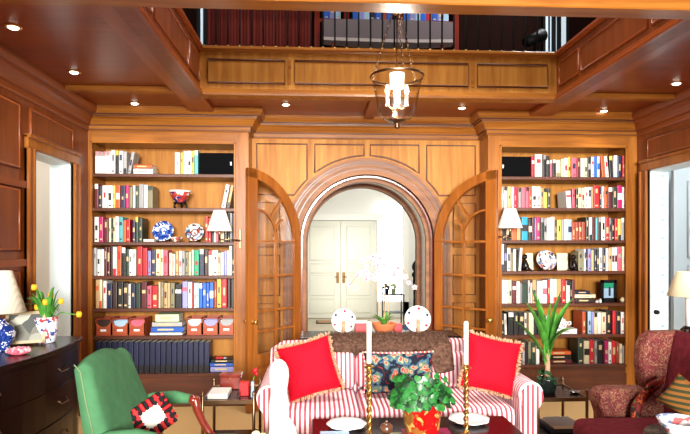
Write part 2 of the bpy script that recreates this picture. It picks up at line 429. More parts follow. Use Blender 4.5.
# crown moulding round the room
crown = [(0, 2.50), (.012, 2.50), (.02, 2.515), (.02, 2.545), (.04, 2.552), (.045, 2.565), (.065, 2.60), (.085, 2.615), (.088, 2.63), (.115, 2.638), (.13, 2.655), (.14, 2.675), (.14, 2.70), (0, 2.70)]
path = [(XL, .5), (XL, YB), (LBR, YB), (LBR, YR), (RBL, YR), (RBL, YB), (XR, YB), (XR, .5)]
mb = MB(); sweep(crown, path[1:7], mb); gr_ = lambda o, z: [(o - .004, z - .004), (o + .006, z - .004), (o + .006, z + .004), (o - .004, z + .004)]
for o_, z_ in ((.017, 2.512), (.032, 2.549), (.083, 2.622), (.11, 2.634)): sweep(gr_(o_, z_), path[1:7], mb, 1)
struct(mb, 'trim_8', [WX, WSH])
mb = MB(); sweep(crown, path[:2], mb); struct(mb, 'trim_9', [WLY])
mb = MB(); sweep(crown, path[6:], mb); struct(mb, 'trim_10', [WLY])

# recessed downlights
DLN = ['nearest the left wall, at the front', 'second along the left wall', 'above the left bookcase', 'left of the lantern before the arch', 'right of the lantern before the arch', 'above the right bookcase', 'along the right wall']
for i, (x, y) in enumerate([(-1.72, 3.16), (-1.73, 3.95), (-1.58, 4.78), (-.27, 4.75), (1.30, 4.78), (2.63, 4.82), (2.74, 3.98)]):
    t = thing('recessed_downlight', 'small round recessed ceiling downlight ' + DLN[i], 'ceiling light', (x, y, ZC - .004), 'recessed downlights in the wooden ceiling')
    m = MB(); m.lathe([(.03, 0), (.046, 0), (.044, -.005), (.03, -.005)], (x, y, ZC), 24, cap=False); m.build('trim_ring', BRASS, t)
    m = MB(); m.ball((x, y, ZC - .002), (.03, .03, .014), 0, 16); m.build('bulb', BULB, t)
    l = bpy.data.lights.new('downlight_beam', 'SPOT'); l.energy = 9; l.spot_size = radians(110); l.spot_blend = .8; l.color = (1, .86, .66); l.shadow_soft_size = .03
    lo = bpy.data.objects.new('downlight_beam', l); COL.objects.link(lo); lo.location = (x, y, ZC - .03)

# ------------------------------------------------------------------ bookcases
LSH = [2.119, 1.8075, 1.496, 1.189, .891, .639, .295]
RSH = [2.118, 1.822, 1.515, 1.222, .915, .618, .335]
BF = 5.03                          # front of the books
def bookcase(side, x0, x1, ox0, ox1, shelves, label):
    t = thing('bookcase', label, 'bookcase', ((x0 + x1) / 2, 5.16, 0), 'built-in bookcases either side of the arch')
    yb = 5.36
    m = MB(); m.box(x0, ox0, YB + .02, yb, 0, 2.6); m.build('side_panel', WZ, t)
    m = MB(); m.box(ox1, x1, YB + .02, yb, 0, 2.6); m.build('side_panel', WZ, t)
    m = MB(); m.box(ox0, ox1, yb - .03, yb, 0, 2.6); m.build('back_panel', WPAN, t)
    m = MB(); m.box(x0, ox0, YB, YB + .02, 0, 2.55, 0); m.box(ox1, x1, YB, YB + .02, 0, 2.55, 0)
    m.box(ox0, ox1, YB, YB + .02, 2.394, 2.55, 1)
    for xx in (ox0, ox1):
        m.box(xx - .012, xx + .008, YB - .012, YB + .01, .25, 2.41, 0, b=.004)
    m.box(ox0 - .012, ox1 + .012, YB - .012, YB + .01, 2.392, 2.412, 1, b=.004)
    m.build('face_frame', [WZ, WX], t)
    m = MB(); m.box(ox0, ox1, YB + .02, yb - .03, 2.40, 2.43); m.build('top_panel', WX, t)
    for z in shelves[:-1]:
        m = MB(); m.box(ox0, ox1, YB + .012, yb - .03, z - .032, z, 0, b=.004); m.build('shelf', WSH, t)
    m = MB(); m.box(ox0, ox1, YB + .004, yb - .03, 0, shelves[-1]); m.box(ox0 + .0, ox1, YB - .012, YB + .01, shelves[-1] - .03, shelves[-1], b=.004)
    m.build('base_panel', WSH, t)  # darker wood stands in for the shade low on the case
    m = MB(); m.box(x0, x1, YB - .03, YB - .001, 0, .1, 0, b=.006); m.build('plinth', WSH, t)  # same darker wood, low shade put into the colour
    return t
bookcase('left', XL + .002, LBR, -2.035, -.747, LSH, 'left built-in honey wood bookcase with seven shelves, beside the green armchair')
bookcase('right', RBL, XR - .002, 1.73, 2.95, RSH, 'right built-in honey wood bookcase with seven shelves, behind the strap-leaf plant')

BC = {'w': ('white', (236, 234, 228)), 'c': ('cream', (230, 212, 176)), 'k': ('black', (20, 18, 20)), 'r': ('red', (190, 28, 36)),
      'm': ('maroon', (92, 22, 30)), 'n': ('navy', (24, 30, 62)), 'b': ('blue', (32, 92, 190)), 'g': ('green', (20, 150, 110)),
      't': ('teal', (88, 178, 184)), 'y': ('yellow', (236, 200, 84)), 'o': ('orange', (214, 92, 40)), 'p': ('pink', (214, 92, 112)),
      'u': ('magenta', (176, 22, 96)), 'v': ('lavender', (140, 140, 196)), 's': ('grey', (160, 160, 160)), 'd': ('dark brown', (52, 32, 26)),
      'f': ('dark green', (36, 54, 42)), 'a': ('tan', (198, 158, 110)), 'l': ('light blue', (164, 196, 224)), 'h': ('russet', (164, 66, 36)),
      'e': ('olive', (136, 130, 100)), 'q': ('cyan', (30, 160, 208)), 'z': ('pale green', (204, 220, 172))}
BM = {}
for k, (n, c) in BC.items():
    m, nt, b = newmat('book_cover_' + n.replace(' ', '_'))
    oi = nt.nodes.new('ShaderNodeObjectInfo'); hs = nt.nodes.new('ShaderNodeHueSaturation')
    hs.inputs['Color'].default_value = srgb(c)
    mr = nt.nodes.new('ShaderNodeMapRange'); mr.inputs['To Min'].default_value = .78; mr.inputs['To Max'].default_value = 1.12
    nt.links.new(oi.outputs['Random'], mr.inputs['Value']); nt.links.new(mr.outputs[0], hs.inputs['Value'])
    nt.links.new(hs.outputs[0], b.inputs['Base Color']); b.inputs['Roughness'].default_value = .42
    BM[k] = m
ORD = ['', 'first', 'second', 'third', 'fourth', 'fifth', 'sixth', 'seventh', 'eighth', 'ninth', 'tenth', 'eleventh', 'twelfth', 'thirteenth', 'fourteenth',
       'fifteenth', 'sixteenth', 'seventeenth', 'eighteenth', 'nineteenth', 'twentieth'] + ['twenty-' + w for w in ['first', 'second', 'third', 'fourth', 'fifth', 'sixth', 'seventh', 'eighth', 'ninth']] + ['thirtieth'] + ['thirty-' + w for w in ['first', 'second', 'third', 'fourth', 'fifth', 'sixth', 'seventh', 'eighth', 'ninth']] + ['fortieth'] + ['forty-' + w for w in ['first', 'second', 'third', 'fourth', 'fifth', 'sixth']]
SHN = ['top shelf', 'second shelf', 'third shelf', 'fourth shelf', 'fifth shelf', 'sixth shelf', 'bottom shelf']
LIGHTC = 'wcyzstlav'
def book_mesh(w, h, d, c, band, rnd):
    m = MB(); cv = .0018; r = min(w * .28, .006)
    # spine, slightly rounded in plan
    sp = [(-w / 2, .004), (-w / 2 + r * .4, .0012), (-w / 2 + r, 0), (w / 2 - r, 0), (w / 2 - r * .4, .0012), (w / 2, .004)]
    m.prism(sp, 0, h, 'Z', 0)
    m.box(-w / 2, -w / 2 + cv, .004, d, 0, h, 0); m.box(w / 2 - cv, w / 2, .004, d, 0, h, 0)
    m.box(-w / 2 + cv, w / 2 - cv, .004, d - .004, .002, h - .004, 2)
    e = .0006; a, b2 = -w / 2 + r, w / 2 - r
    if band:
        z0, z1 = {'t': (.8, 1.0), 'm': (.38, .66), 'b': (0, .25), 's': (.62, .78)}[band[1]]
        m.box(a - r * .6, b2 + r * .6, -e, .004, h * z0, h * z1, 1)
    elif w > .012 and rnd.random() < .75:
        zc = rnd.uniform(.45, .8); hl = rnd.uniform(.08, .22)
        k = rnd.choice((.18, .3))
        m.box(-w * k, w * k, -e, .004, h * (zc - hl), h * (zc + hl * .5), 1)
        if rnd.random() < .6: m.box(-w * .25, w * .25, -e, .004, h * .08, h * .14, 1)
    return m
rng = random.Random(3)
def put_row(case, row, text, zs):
    z = zs[row]; i = 0
    toks = [t.split() for t in text.strip().split(';') if t.strip()]
    n = len(toks)
    for t in toks:
        i += 1
        x0, x1, top, c = float(t[0]), float(t[1]), float(t[2]), t[3]
        lean = float(t[4]) if len(t) > 4 else 0
        band = None
        if len(c) > 1: band = (c[1], c[2] if len(c) > 2 else 't'); c0 = c[0]
        else: c0 = c
        yf = BF + rng.uniform(0, .012)
        xa, xb = at(x0 + .12, yf), at(x1 - .12, yf)
        xc = (xa + xb) / 2; w = xb - xa
        h = zat(top, xc, yf) - z
        if row: h = min(h, zs[row - 1] - .037 - z)
        m = book_mesh(w, h, rng.uniform(.15, .19), c0, band, rng)
        acc = BM[band[0]] if band else (GOLDL if c0 in 'kmndfurhb' else BM[rng.choice('ksrn')])
        s = sin(radians(lean)); lift = abs(s) * w / 2
        o = m.build('book', [BM[c0], acc, PAPER], None, (xc, yf, z + lift + .0004), (0, radians(lean), 0), local=True)
        hw = 'tall' if h > .235 else ('short' if h < .2 else 'mid-height')
        th = 'thick' if w > .042 else ('thin' if w < .023 else 'medium')
        pos = 'leftmost' if i == 1 else ('rightmost' if i == n else ORD[i] + ' from left')
        bd = ' with %s band' % BC[band[0]][0] if band else ''
        ln = 'leaning ' if lean else ''
        lb = f"{hw} {th} {ln}{BC[c0][0]} book{bd}, {pos}, {SHN[row]}, {case} bookcase"
        tag(o, lb, 'book', f"upright books on the {SHN[row]} of the {case} bookcase")

put_row('left', 0, """95 97 151.5 wpt;97 99 151.5 wst;99 101 151.5 wpt;101 103 152 wst;103 105 151.5 wpt;105 107 151.5 wst;107 109 151 wpt;109 111 151 wst;
111 115.2 150 w;115.4 118.9 150.5 kyt;119 122.8 151 w;123 126.6 151.5 skb;127.2 130.4 151.5 s 11;
174.6 180 152.5 w;180.4 183 152.5 y;183.2 187.3 151 w;187.4 191.5 151 w;191.6 194 151 y;194.2 198 150.5 twt""", LSH)
put_row('left', 1, """94.5 98.5 184 mwt;98.6 101.6 186 n;102 107.2 185.5 w;107.3 112.5 185.5 w;112.7 115.3 185.7 y;115.7 120 185.5 owm;120.2 125 185.5 n;125.2 128.6 185.3 u;
129 132.4 187 e;132.7 135.2 185.5 w;135.4 138.5 186 f;138.6 143.4 184 s;143.6 147.4 185 w;147.6 152.6 186 ef;221.2 225.2 184.5 w 11;226.4 229.4 185 akb 11""", LSH)
put_row('left', 2, """94.2 98.6 217 w;98.8 103.2 217 u;103.6 108 219 m;108.6 111 218 c;111.2 112.8 218.5 f;112.9 115 217.8 c;115.1 118.5 216.5 w;118.6 122.8 217 t;122.9 125.8 220.5 o;
125.9 130 219.5 r;132.3 135.2 220 n;135.3 138.4 217 fyt;138.6 142.2 218 f;
205 208 216.5 r;208.1 211 218 r;211.1 213.5 219 k;213.6 216 219 w;216.1 219.9 219 p;220 224 219 c;224.1 227.4 213 k;227.5 229.9 212.5 k;230 232 213 s;232.1 234.3 213.5 k""", LSH)
put_row('left', 3, """93.4 96.5 248 s;97 100.3 249.5 w;100.4 103.8 249.5 w;104.1 107 247.5 m;107.1 110 247.5 m;110.2 112.5 246 k;112.6 116.5 247 wrb;117 121.3 246 o;121.5 125.7 247.5 kwt;
125.9 129 249 f;129.1 132.3 249.5 w;132.4 135.7 249.5 w;136.8 142.3 246.5 r;142.5 147.2 248 r;147.5 151 251 v;151.2 155.5 250 n;155.7 160.4 249.5 z;160.6 163.2 249.7 c;
163.5 167.6 250 p;169 172.2 253 c;172.4 175 254 w;175.5 178.4 251.5 a;179 181.5 251 w;181.7 184.8 251 s;185 188.1 252 e;188.3 191 252 c;191.5 193.7 250 c;193.9 199 250 g;
199.2 204.1 249 nst;204.3 208 249.5 d;208.5 212.4 250.5 wrt;212.6 218 250.5 w;218.2 220.3 253 c;220.5 224 252.5 l;224.2 226.8 251 v;226.9 229 250.5 c;229.1 231.6 245 w;231.8 234.3 245 k""", LSH)
put_row('left', 4, """95.5 98.8 277 aos;99 102 278 cob;103 106.5 281 w;106.8 112 284 n;112.2 117 282 d;117.2 123 282 k;123.2 128 283 d;128.2 130.6 284 w;130.8 135.4 284 n;135.6 140.4 283 f;
141 146.7 282 m;147 151.5 286 p;152 157.7 286 r;158.3 160.4 282 c;160.6 163.6 282 e;164 167 283 a;167.1 170 283 a;170.2 174.6 283 e;175 181.7 284.5 kws;182.2 187.6 281.5 vps;
187.8 192 282 w;192.2 193.6 283 r;193.8 196.6 283 w;196.8 199 283 l;199.2 202.4 283.5 bwt;202.6 206 283 b;206.1 209.2 283 b;209.4 213.6 282.5 bwm;214 216.6 281.5 h;216.8 221.3 278.5 y;
221.5 226.8 278 r;227.2 230.5 278 d;230.7 234.3 278 k""", LSH)
put_row('left', 6, ";".join(f"{95 + 5.45 * k:.2f} {95 + 5.45 * k + 5.3:.2f} {342 + (k % 3) * .3:.1f} nkb" for k in range(21)), LSH)
put_row('right', 0, """531.5 534.6 156 rws;535 542.4 154.5 w;543 546.2 155 kst;546.4 549.7 156 kws;550 552.3 160 pwt;552.5 556 159.5 kct;556.2 560.6 160 ceb;561 564 159 z;564.2 568 158 w;
568.2 570.6 157 y;571.4 576.8 158 p;577 580.4 158 m;580.7 584.1 158.5 w;584.3 587.6 158 c;587.8 591 157 ksm;591.2 593.9 157 w;594.1 597 156.5 b;597.2 600 156.5 lbm;
602.2 605.4 156.3 o -5;606 609.2 156.3 w -5;609.9 613.4 156 kyt -3;613.9 617.6 155.5 wlb;617.8 621.8 156 n;622.6 625.2 155.5 r""", RSH)
put_row('right', 1, """500.8 503.7 187 swm;503.9 507.4 186.5 ckt;507.5 511.4 186.5 a;511.8 514.2 187 w;514.3 516.2 187 u;516.3 518.3 187.5 r;518.5 521.4 188 skt;521.6 525.9 187.5 p;526.1 529 187 pkt;
529.1 531.7 187.5 h;532 536.9 186.5 w;537 540.8 186.7 w;541 543.4 188 a;543.5 547.3 188.5 ykt;547.5 550.7 188.5 f;
566.9 571.8 191 wps -4;572.5 575.6 189 p -2;575.8 578.2 189.5 k;578.4 581.5 188 c;581.6 584.7 188 c;584.8 588.1 187.5 w;588.2 591.6 187 w;591.7 593.5 186.5 a;593.7 599.5 185.5 r;
599.7 601.6 187 n;601.8 604.4 186.5 w;604.6 608 187 o;608.2 612.5 187.5 mwt;612.7 617.2 187 f;617.4 622.1 185.5 uwm;622.5 625.4 187 w""", RSH)
put_row('right', 2, """501.5 506 218 d;506.4 511.7 218.5 ckb;511.9 516.6 219 o;516.8 520.8 219 a;521.6 528 217 qkm;528.4 532 219 kcm;532.1 534.6 217.5 m;534.7 536.3 218 v;536.5 540.4 217 u;
540.6 543.9 218 fst;544.3 546.8 218.5 skm;546.9 550.3 218 w;550.5 554.7 217 w;554.9 557 220 d;557.2 561.6 220 y;561.8 564 219.5 s;564.2 567.9 219.5 w;568.1 571.9 219.5 lnm;
572.2 575.4 222 h;575.5 578.7 222 h;578.8 582 222 h;582.1 585.5 222 h;585.7 589 217 k;589.1 592 217.5 wfb;592.2 595.4 217 m;595.6 598 218 t;598.2 601.4 217.5 dst;601.6 605.4 217 w;
605.6 609.3 217.5 r;609.5 611.2 218 s;611.4 614.7 219 k;614.9 617.7 219 r;617.9 621 219 ynb;621.2 624.4 218 swt""", RSH)
put_row('right', 3, """501.5 504 243.5 wnb;504.2 507 244 kvm;507.2 510.7 248 w;510.9 513.3 248 ekt;513.5 516.2 249.5 w;516.4 518.1 250 k 3;518.6 521.2 248 w 4;
578.4 583.2 251.5 e;584 585.9 249 w;586 587.6 249.5 n;587.8 591.1 249 v;591.4 594.1 250 a;594.5 596.7 249.5 n;596.8 599 249.5 k;599.2 602.6 248 w;602.8 605.7 248 n;605.9 608.7 248.5 w;
608.9 611.7 247.5 a;611.9 614.5 247.5 wmm;614.6 617.2 247.5 wmm;617.4 622 247 p;622.3 625.6 246.5 c""", RSH)
put_row('right', 4, """502 505.3 280 w;505.5 508.7 280 w;508.9 511.8 280 c;512.3 516.2 281.5 mws;516.5 520.2 281.5 w;520.4 521.8 283 s;522 527.6 284 f;528 530.4 280.5 s;530.6 532.4 283 w;
532.6 536.4 280 a;537.4 542.1 281.5 w;542.3 547.3 280.5 wpm;547.8 549.8 280 r;550.2 553.3 279 w;553.6 557 279 crb;557.2 561.5 279 amb;561.7 566 279.5 r;566.4 570 281 wkt;570.2 572 281 k;572.2 575 280 m""", RSH)
put_row('right', 5, """501.5 504.2 313 d;504.8 507.2 314 w -2;508.2 513.8 312.5 kwt;514 519 312.5 k;519.2 524.4 312.5 k;524.6 526.7 313 w;529 533.9 313 c;534.2 537.6 311.5 k;537.8 541 311.5 k;546.2 548.8 316 w;
582.4 586 311.5 h;586.2 587.6 312 k;587.8 591.6 311.5 l;591.8 594 312 v;594.2 597.5 313 ckt;597.6 601.3 312.5 w;601.5 606.3 312.5 c;606.5 611.2 310.5 k;612.7 616.3 311 r;616.5 620.6 312 k;621 624.6 312 w""", RSH)
put_row('right', 6, """522.5 525 343 s;525.2 528 342.5 k;528.2 531.5 342 efb;531.7 536 343 f;536.2 539.5 345 wkt;
577.8 583.6 338.5 f;584 589.6 341 ckm;589.8 594.4 340 r;594.6 597.5 341 s;597.7 603 341 k;603.2 604.4 341 m;604.6 608.3 341 u;608.5 611.8 342 w;612 616.1 341 r;616.3 619.1 342 h;619.6 622.6 344 c;622.8 625 346 s""", RSH)

def flat_book(x0, x1, y0, y1, case, row, zs, c, label, zbase=None, Y=BF + .01, dep=.16, grp=None):
    """a book lying flat, spine to the room; y0/y1 only set the thickness"""
    xa, xb = at(x0, Y), at(x1, Y); xc = (xa + xb) / 2
    z = zs[row] if zbase is None else zbase
    h = (y1 - y0) * (xc * sin(TH) + Y * cos(TH)) / F
    m = MB(); w = xb - xa
    m.box(-w / 2, w / 2, 0, dep, 0, .003, 0); m.box(-w / 2, w / 2, 0, dep, h - .003, h, 0)
    m.box(-w / 2, w / 2, 0, .004, 0, h, 0); m.box(-w / 2 + .003, w / 2 - .003, .004, dep - .004, .003, h - .003, 1)
    m.box(-w * .3, w * .2, -.0006, .004, h * .35, h * .65, 2)
    o = m.build('book', [BM[c], PAPER, GOLDL if c not in 'wc' else BM['s']], None, (xc, Y, z + .0004), None, local=True)
    tag(o, label, 'book', grp)
    return z + h + .0006
g = 'books lying flat in stacks'
z = flat_book(133.5, 153, 168, 173.5, 'left', 0, LSH, 'w', 'white flat book under the orange one, top shelf, left bookcase', grp=g)
flat_book(133.5, 152, 164, 168, 'left', 0, LSH, 'o', 'orange flat book on top of a white one, top shelf, left bookcase', z, grp=g)
flat_book(143.5, 154, 238.5, 241.5, 'left', 2, LSH, 'w', 'thin white book lying flat beside the blue and white plate', grp=g)
z = flat_book(150, 182, 333, 335.8, 'left', 5, LSH, 'w', 'white book at the bottom of the stack between storage boxes', grp=g)
z = flat_book(151, 183, 327.5, 333, 'left', 5, LSH, 'b', 'bright blue book in the flat stack between storage boxes', z, grp=g)
z = flat_book(152, 182, 322.5, 327.3, 'left', 5, LSH, 's', 'grey book in the flat stack between storage boxes', z, grp=g)
flat_book(155.5, 179, 314.5, 322.3, 'left', 5, LSH, 'z', 'pale green book on top of the stack between storage boxes', z, grp=g)
z = flat_book(210.5, 234, 367, 372.5, 'left', 6, LSH, 'v', 'violet book at the bottom of the small stack right of black volumes', grp=g)
z = flat_book(210, 233, 363.5, 367, 'left', 6, LSH, 'b', 'blue book in the small stack right of the black volumes', z, grp=g)
z = flat_book(211, 234, 359.8, 363.3, 'left', 6, LSH, 'k', 'black book on top of the small stack right of black volumes', z, grp=g)
m = MB(); xx = at(220, 5.06); m.box(xx - .04, xx + .03, 5.05, 5.1, z, z + .018, 0, b=.004); m.box(xx + .03, xx + .06, 5.055, 5.095, z, z + .014, 1, b=.003)
tag(m.build('small_red_box', [REDBX, BM['s']]), 'small red box lying on the black book, bottom shelf, left bookcase', 'box')
z = flat_book(575.5, 594, 298, 302.6, 'right', 4, RSH, 'd', 'dark brown flat book under a cream one, fifth shelf, right bookcase', grp=g)
z = flat_book(574.8, 595.5, 294, 298, 'right', 4, RSH, 'c', 'cream flat book in a stack beside the black photo frame', z, grp=g)
flat_book(576, 590, 290.7, 294, 'right', 4, RSH, 'n', 'navy flat book topping the stack beside the photo frame', z, grp=g)
ztp = flat_book(551, 577, 328.5, 333.8, 'right', 5, RSH, 'w', 'large white flat book beneath the white porcelain teapot', grp=g)
z = flat_book(549, 572, 359, 363.6, 'right', 6, RSH, 'm', 'maroon flat box book at the bottom behind the strap-leaf plant', grp=g)
z = flat_book(549, 571, 355, 359, 'right', 6, RSH, 'k', 'black flat book in the stack behind the strap-leaf plant', z, grp=g)
flat_book(549, 571, 351, 355, 'right', 6, RSH, 'o', 'orange flat book topping the stack behind the strap-leaf plant', z, grp=g)

# speakers
for side, x0, x1, y0, zz, bx in (('left', 198.8, 234.3, 152.6, LSH[0], 231), ('right', 501.3, 531, 156.3, RSH[0], 503)):
    Y = BF + .005; xa, xb = at(x0, Y), at(x1, Y); h = zat(y0, (xa + xb) / 2, Y) - zz
    t = thing('speaker', f'black loudspeaker on its side, top shelf of the {side} bookcase', 'speaker', ((xa + xb) / 2, Y, zz), 'loudspeakers on the top shelves')
    m = MB(); m.box(xa, xb, Y + .012, Y + .18, zz + .0005, zz + h, 0, b=.004); m.build('cabinet', BLACK, t)
    m = MB(); m.box(xa + .004, xb - .004, Y, Y + .0118, zz + .004, zz + h - .004, 0, b=.003); m.build('grille', SPK, t)
    m = MB(); bx_ = at(bx, Y); m.box(bx_ - .007, bx_ + .007, Y - .002, Y, zz + h * .42, zz + h * .58, 0, b=.0015); m.build('badge', PORC, t)

# storage boxes on the left sixth shelf
LBX = wood('storage_box_wood', (136, 52, 26), (176, 82, 42), 'X', rough=.4)
boxn = ['far left', 'second from left', 'third from left', 'third from right', 'second from right', 'far right']
cts = ['d', 'l', 'p', 'w', 'v', 's']
for i, (x0, x1) in enumerate(((95.5, 111.3), (111.7, 128.2), (128.6, 144.8), (186.2, 202), (202.4, 218.2), (218.6, 234))):
    Y = BF; xa, xb = at(x0, Y), at(x1, Y); z0 = LSH[5]; h = .158; xm = (xa + xb) / 2
    t = thing('storage_box', f'reddish wooden card box with cut-away front, {boxn[i]} on the sixth shelf', 'storage box', (xm, Y + .1, z0), 'wooden storage boxes on the left sixth shelf')
    m = MB(); e = .007
    m.box(xa, xb, Y + .0, Y + .2, z0 + .0004, z0 + e); m.box(xa, xa + e, Y, Y + .2, z0 + e, z0 + h); m.box(xb - e, xb, Y, Y + .2, z0 + e, z0 + h); m.box(xa, xb, Y + .193, Y + .2, z0 + e, z0 + h)
    w = xb - xa
    pf = [(xa, z0 + e), (xb, z0 + e), (xb, z0 + h * .72)] + [(xm + w * .36 * cos(a), z0 + h * .72 - h * .2 * sin(a)) for a in [k * pi / 10 for k in range(11)]] + [(xa, z0 + h * .72)]
    m.prism(pf, Y, Y + .008); m.box(xa, xb, Y, Y + .006, z0 + h - .008, z0 + h)
    m.build('box_body', LBX, t)
    m = MB(); m.box(xm - .026, xm + .026, Y - .0025, Y - .0002, z0 + h * .26, z0 + h * .38); m.build('label_holder', PORC, t)
    m = MB()
    for k in range(5): m.box(xa + .012, xb - .012, Y + .02 + k * .03, Y + .024 + k * .03, z0 + .01, z0 + h * (.86 - .05 * (k % 2)), k % 2)
    m.build('cards', [BM[cts[i]], BM['w']], t)

# china and ornaments on the shelves
def china_plate(px, py, r, zz, Y, mA, label, tilt=.28, stand=True, rim=None, name='plate', post=None, grp=None, ring=True):
    x = at(px, Y); t = thing(name, label, 'plate', (x, Y, zz), grp)
    M = Matrix.Translation((x, Y, zz + r * cos(tilt) + .006)) @ Matrix.Rotation(pi / 2 - tilt, 4, 'X')
    m = MB(); m.lathe([(.001, -.006), (r * .55, -.006), (r * .7, -.002), (r, .012), (r, .015), (r * .72, .004), (r * .5, .0), (.001, .0)], (0, 0, 0), 36, 0, M)
    m.build('dish', mA, t)
    if rim:
        m = MB(); nk = 9 if ring else 6
        if ring: m.lathe([(r * .3, .0005), (r * .36, .0022), (r * .42, .0005)], (0, 0, 0), 24, 0, M, cap=False)
        for k in range(nk):
            a = 2 * pi * k / nk + .4
            m.lathe([(.001, .013), (r * .12, .0125), (r * .12, .014), (.001, .0155)], (r * .8 * cos(a), r * .8 * sin(a), 0), 8, 1 + k % 2, M)
        m.build('painted_motif', [BM[rim[0]], BM[rim[0]], BM[rim[1]]], t)
    if stand:
        m = MB()
        for s in (-1, 1):
            m.tube([(x + s * r * .5, Y - .03 - r * .1, zz + .012), (x + s * r * .5, Y - .028, zz + .004), (x + s * r * .45, Y + .06, zz + .004), (x + s * r * .2, Y + r * sin(tilt) + .035, zz + r * 1.2)], .004, 6)
        m.build('easel', WDARK, t)
    if post:
        m = MB(); m.box(x - .015, x + .015, Y - .045, Y - .03, zz, zz + r * 1.1, 0, b=.004); m.box(x - .03, x + .03, Y - .05, Y - .02, zz, zz + .012, 0, b=.003); m.build('easel_post', post, t)
    return t
china_plate(163.3, 0, .098, LSH[2] + .0, 5.12, BLUEW, 'blue and white porcelain plate on a stand, third shelf of left bookcase', rim='bb')
china_plate(194.6, 0, .086, LSH[2], 5.12, MPLATE, 'white plate with dark floral painting, third shelf near the lamp shade', rim='ml')
china_plate(546, 0, .098, RSH[3], 5.12, MPLATE, 'colourful plate with a white centre ring, fourth shelf of right bookcase', rim='wr')
def bowl(mb, x, y, z, r, h, m=0, foot=.45, fl=1.0):
    mb.lathe([(r * foot, 0), (r * foot, h * .08), (r * (foot + .1), h * .12), (r * .8, h * .55), (r * fl, h), (r * fl * .95, h), (r * .72, h * .55), (r * .3, h * .16), (.001, h * .15)], (x, y, z), 28, m)
x = at(180, 5.1); zz = LSH[1]
t = thing('porcelain_bowl', 'red and blue imari bowl on a dark stand, second shelf of left bookcase', 'bowl', (x, 5.1, zz))
m = MB(); bowl(m, x, 5.1, zz + .058, .1, .105); m.build('bowl_body', cells('red_blue_bowl_china', [(0, (172, 56, 52)), (.42, (36, 44, 110)), (.6, (184, 72, 62)), (.74, (236, 226, 216)), (.9, (150, 44, 44))], 38, .15), t)
m = MB(); m.lathe([(.094, 0), (.1015, .0), (.1015, .014), (.094, .014)], (x, 5.1, zz + .151), 28); m.build('rim_band', PORC, t)
m = MB(); m.lathe([(.03, .045), (.06, .045), (.06, .056), (.03, .056)], (x, 5.1, zz), 20)
for k in range(5):
    a = 2 * pi * k / 5 + .3; m.tube([(x + .05 * cos(a), 5.1 + .05 * sin(a), zz + .05), (x + .062 * cos(a), 5.1 + .062 * sin(a), zz + .025), (x + .055 * cos(a), 5.1 + .055 * sin(a), zz + .003)], .008, 6)
m.build('wooden_stand', WDARK, t)
x = at(176, 5.05); m = MB()
rings = []
for rr, z_ in ((.02, 0), (.024, .008), (.04, .025), (.055, .045), (.052, .045), (.034, .024), (.002, .01)):
    rings.append([(x + rr * (1 + .08 * sin(6 * 2 * pi * k / 36)) * cos(2 * pi * k / 36), 5.05 + rr * (1 + .08 * sin(12 * pi * k / 36)) * sin(2 * pi * k / 36), LSH[2] + z_) for k in range(36)])
m.loft(rings); tag(m.build('fluted_dish', IMARI), 'small fluted pink and white dish between the two shelf plates', 'dish')

def sculpt_dog(x, y, z, s, label, name='dog_figurine', mt=None):
    t = thing(name, label, 'figurine', (x, y, z))
    m = MB()
    m.tube([(x + .05 * s, y, z + .1 * s), (x + .03 * s, y, z + .28 * s), (x - .01 * s, y, z + .48 * s), (x - .02 * s, y, z + .62 * s)], [.19 * s, .2 * s, .15 * s, .11 * s], 12)
    m.ball((x - .03 * s, y - .02 * s, z + .78 * s), (.14 * s, .14 * s, .15 * s)); m.ball((x - .13 * s, y - .06 * s, z + .73 * s), (.11 * s, .07 * s, .07 * s))
    for d in (-1, 1):
        m.tube([(x - .08 * s, y + d * .08 * s, z + .45 * s), (x - .12 * s, y + d * .09 * s, z + .2 * s), (x - .14 * s, y + d * .09 * s, z + .02 * s)], [.06 * s, .045 * s, .045 * s], 8)
        m.ball((x - .19 * s, y + d * .09 * s, z + .03 * s), (.07 * s, .045 * s, .03 * s), seg=8)
        m.ball((x + .04 * s, y + d * .14 * s, z + .8 * s), (.05 * s, .03 * s, .11 * s), seg=8)
        m.ball((x + .1 * s, y + d * .14 * s, z + .12 * s), (.16 * s, .09 * s, .12 * s), seg=10)
    m.tube([(x + .2 * s, y, z + .06 * s), (x + .32 * s, y, z + .05 * s), (x + .38 * s, y, z + .14 * s)], [.04 * s, .035 * s, .02 * s], 8)
    m.build('figure_body', mt or WDARK, t)
    m = MB(); m.box(x - .3 * s, x + .4 * s, y - .24 * s, y + .24 * s, z, z + .012, 0, b=.003); m.build('figure_base', WDARK, t)
sculpt_dog(at(525, 5.08), 5.08, RSH[3], .17, 'dark brown seated animal figurine beside white leaning books, fourth shelf')
sculpt_dog(at(573.5, 5.08), 5.08, RSH[3], .165, 'dark carved animal figurine at the left end of the olive book, fourth shelf')
for a, b, tp, lb in ((526.5, 533.6, 253, 'cream card propped behind the brown animal figurine'), (557.5, 568.5, 253, 'plain cream card propped right of the colourful plate')):
    Y = 5.17; xa, xb = at(a, Y), at(b, Y); h = zat(tp, xa, Y) - RSH[3]
    m = MB(); m.box(-(xb - xa) / 2, (xb - xa) / 2, 0, .006, 0, h, 0, b=.002)
    tag(m.build('card', BM['c'], None, ((xa + xb) / 2, Y, RSH[3] + .001), (-.12, 0, 0), local=True), lb + ', fourth shelf', 'card')
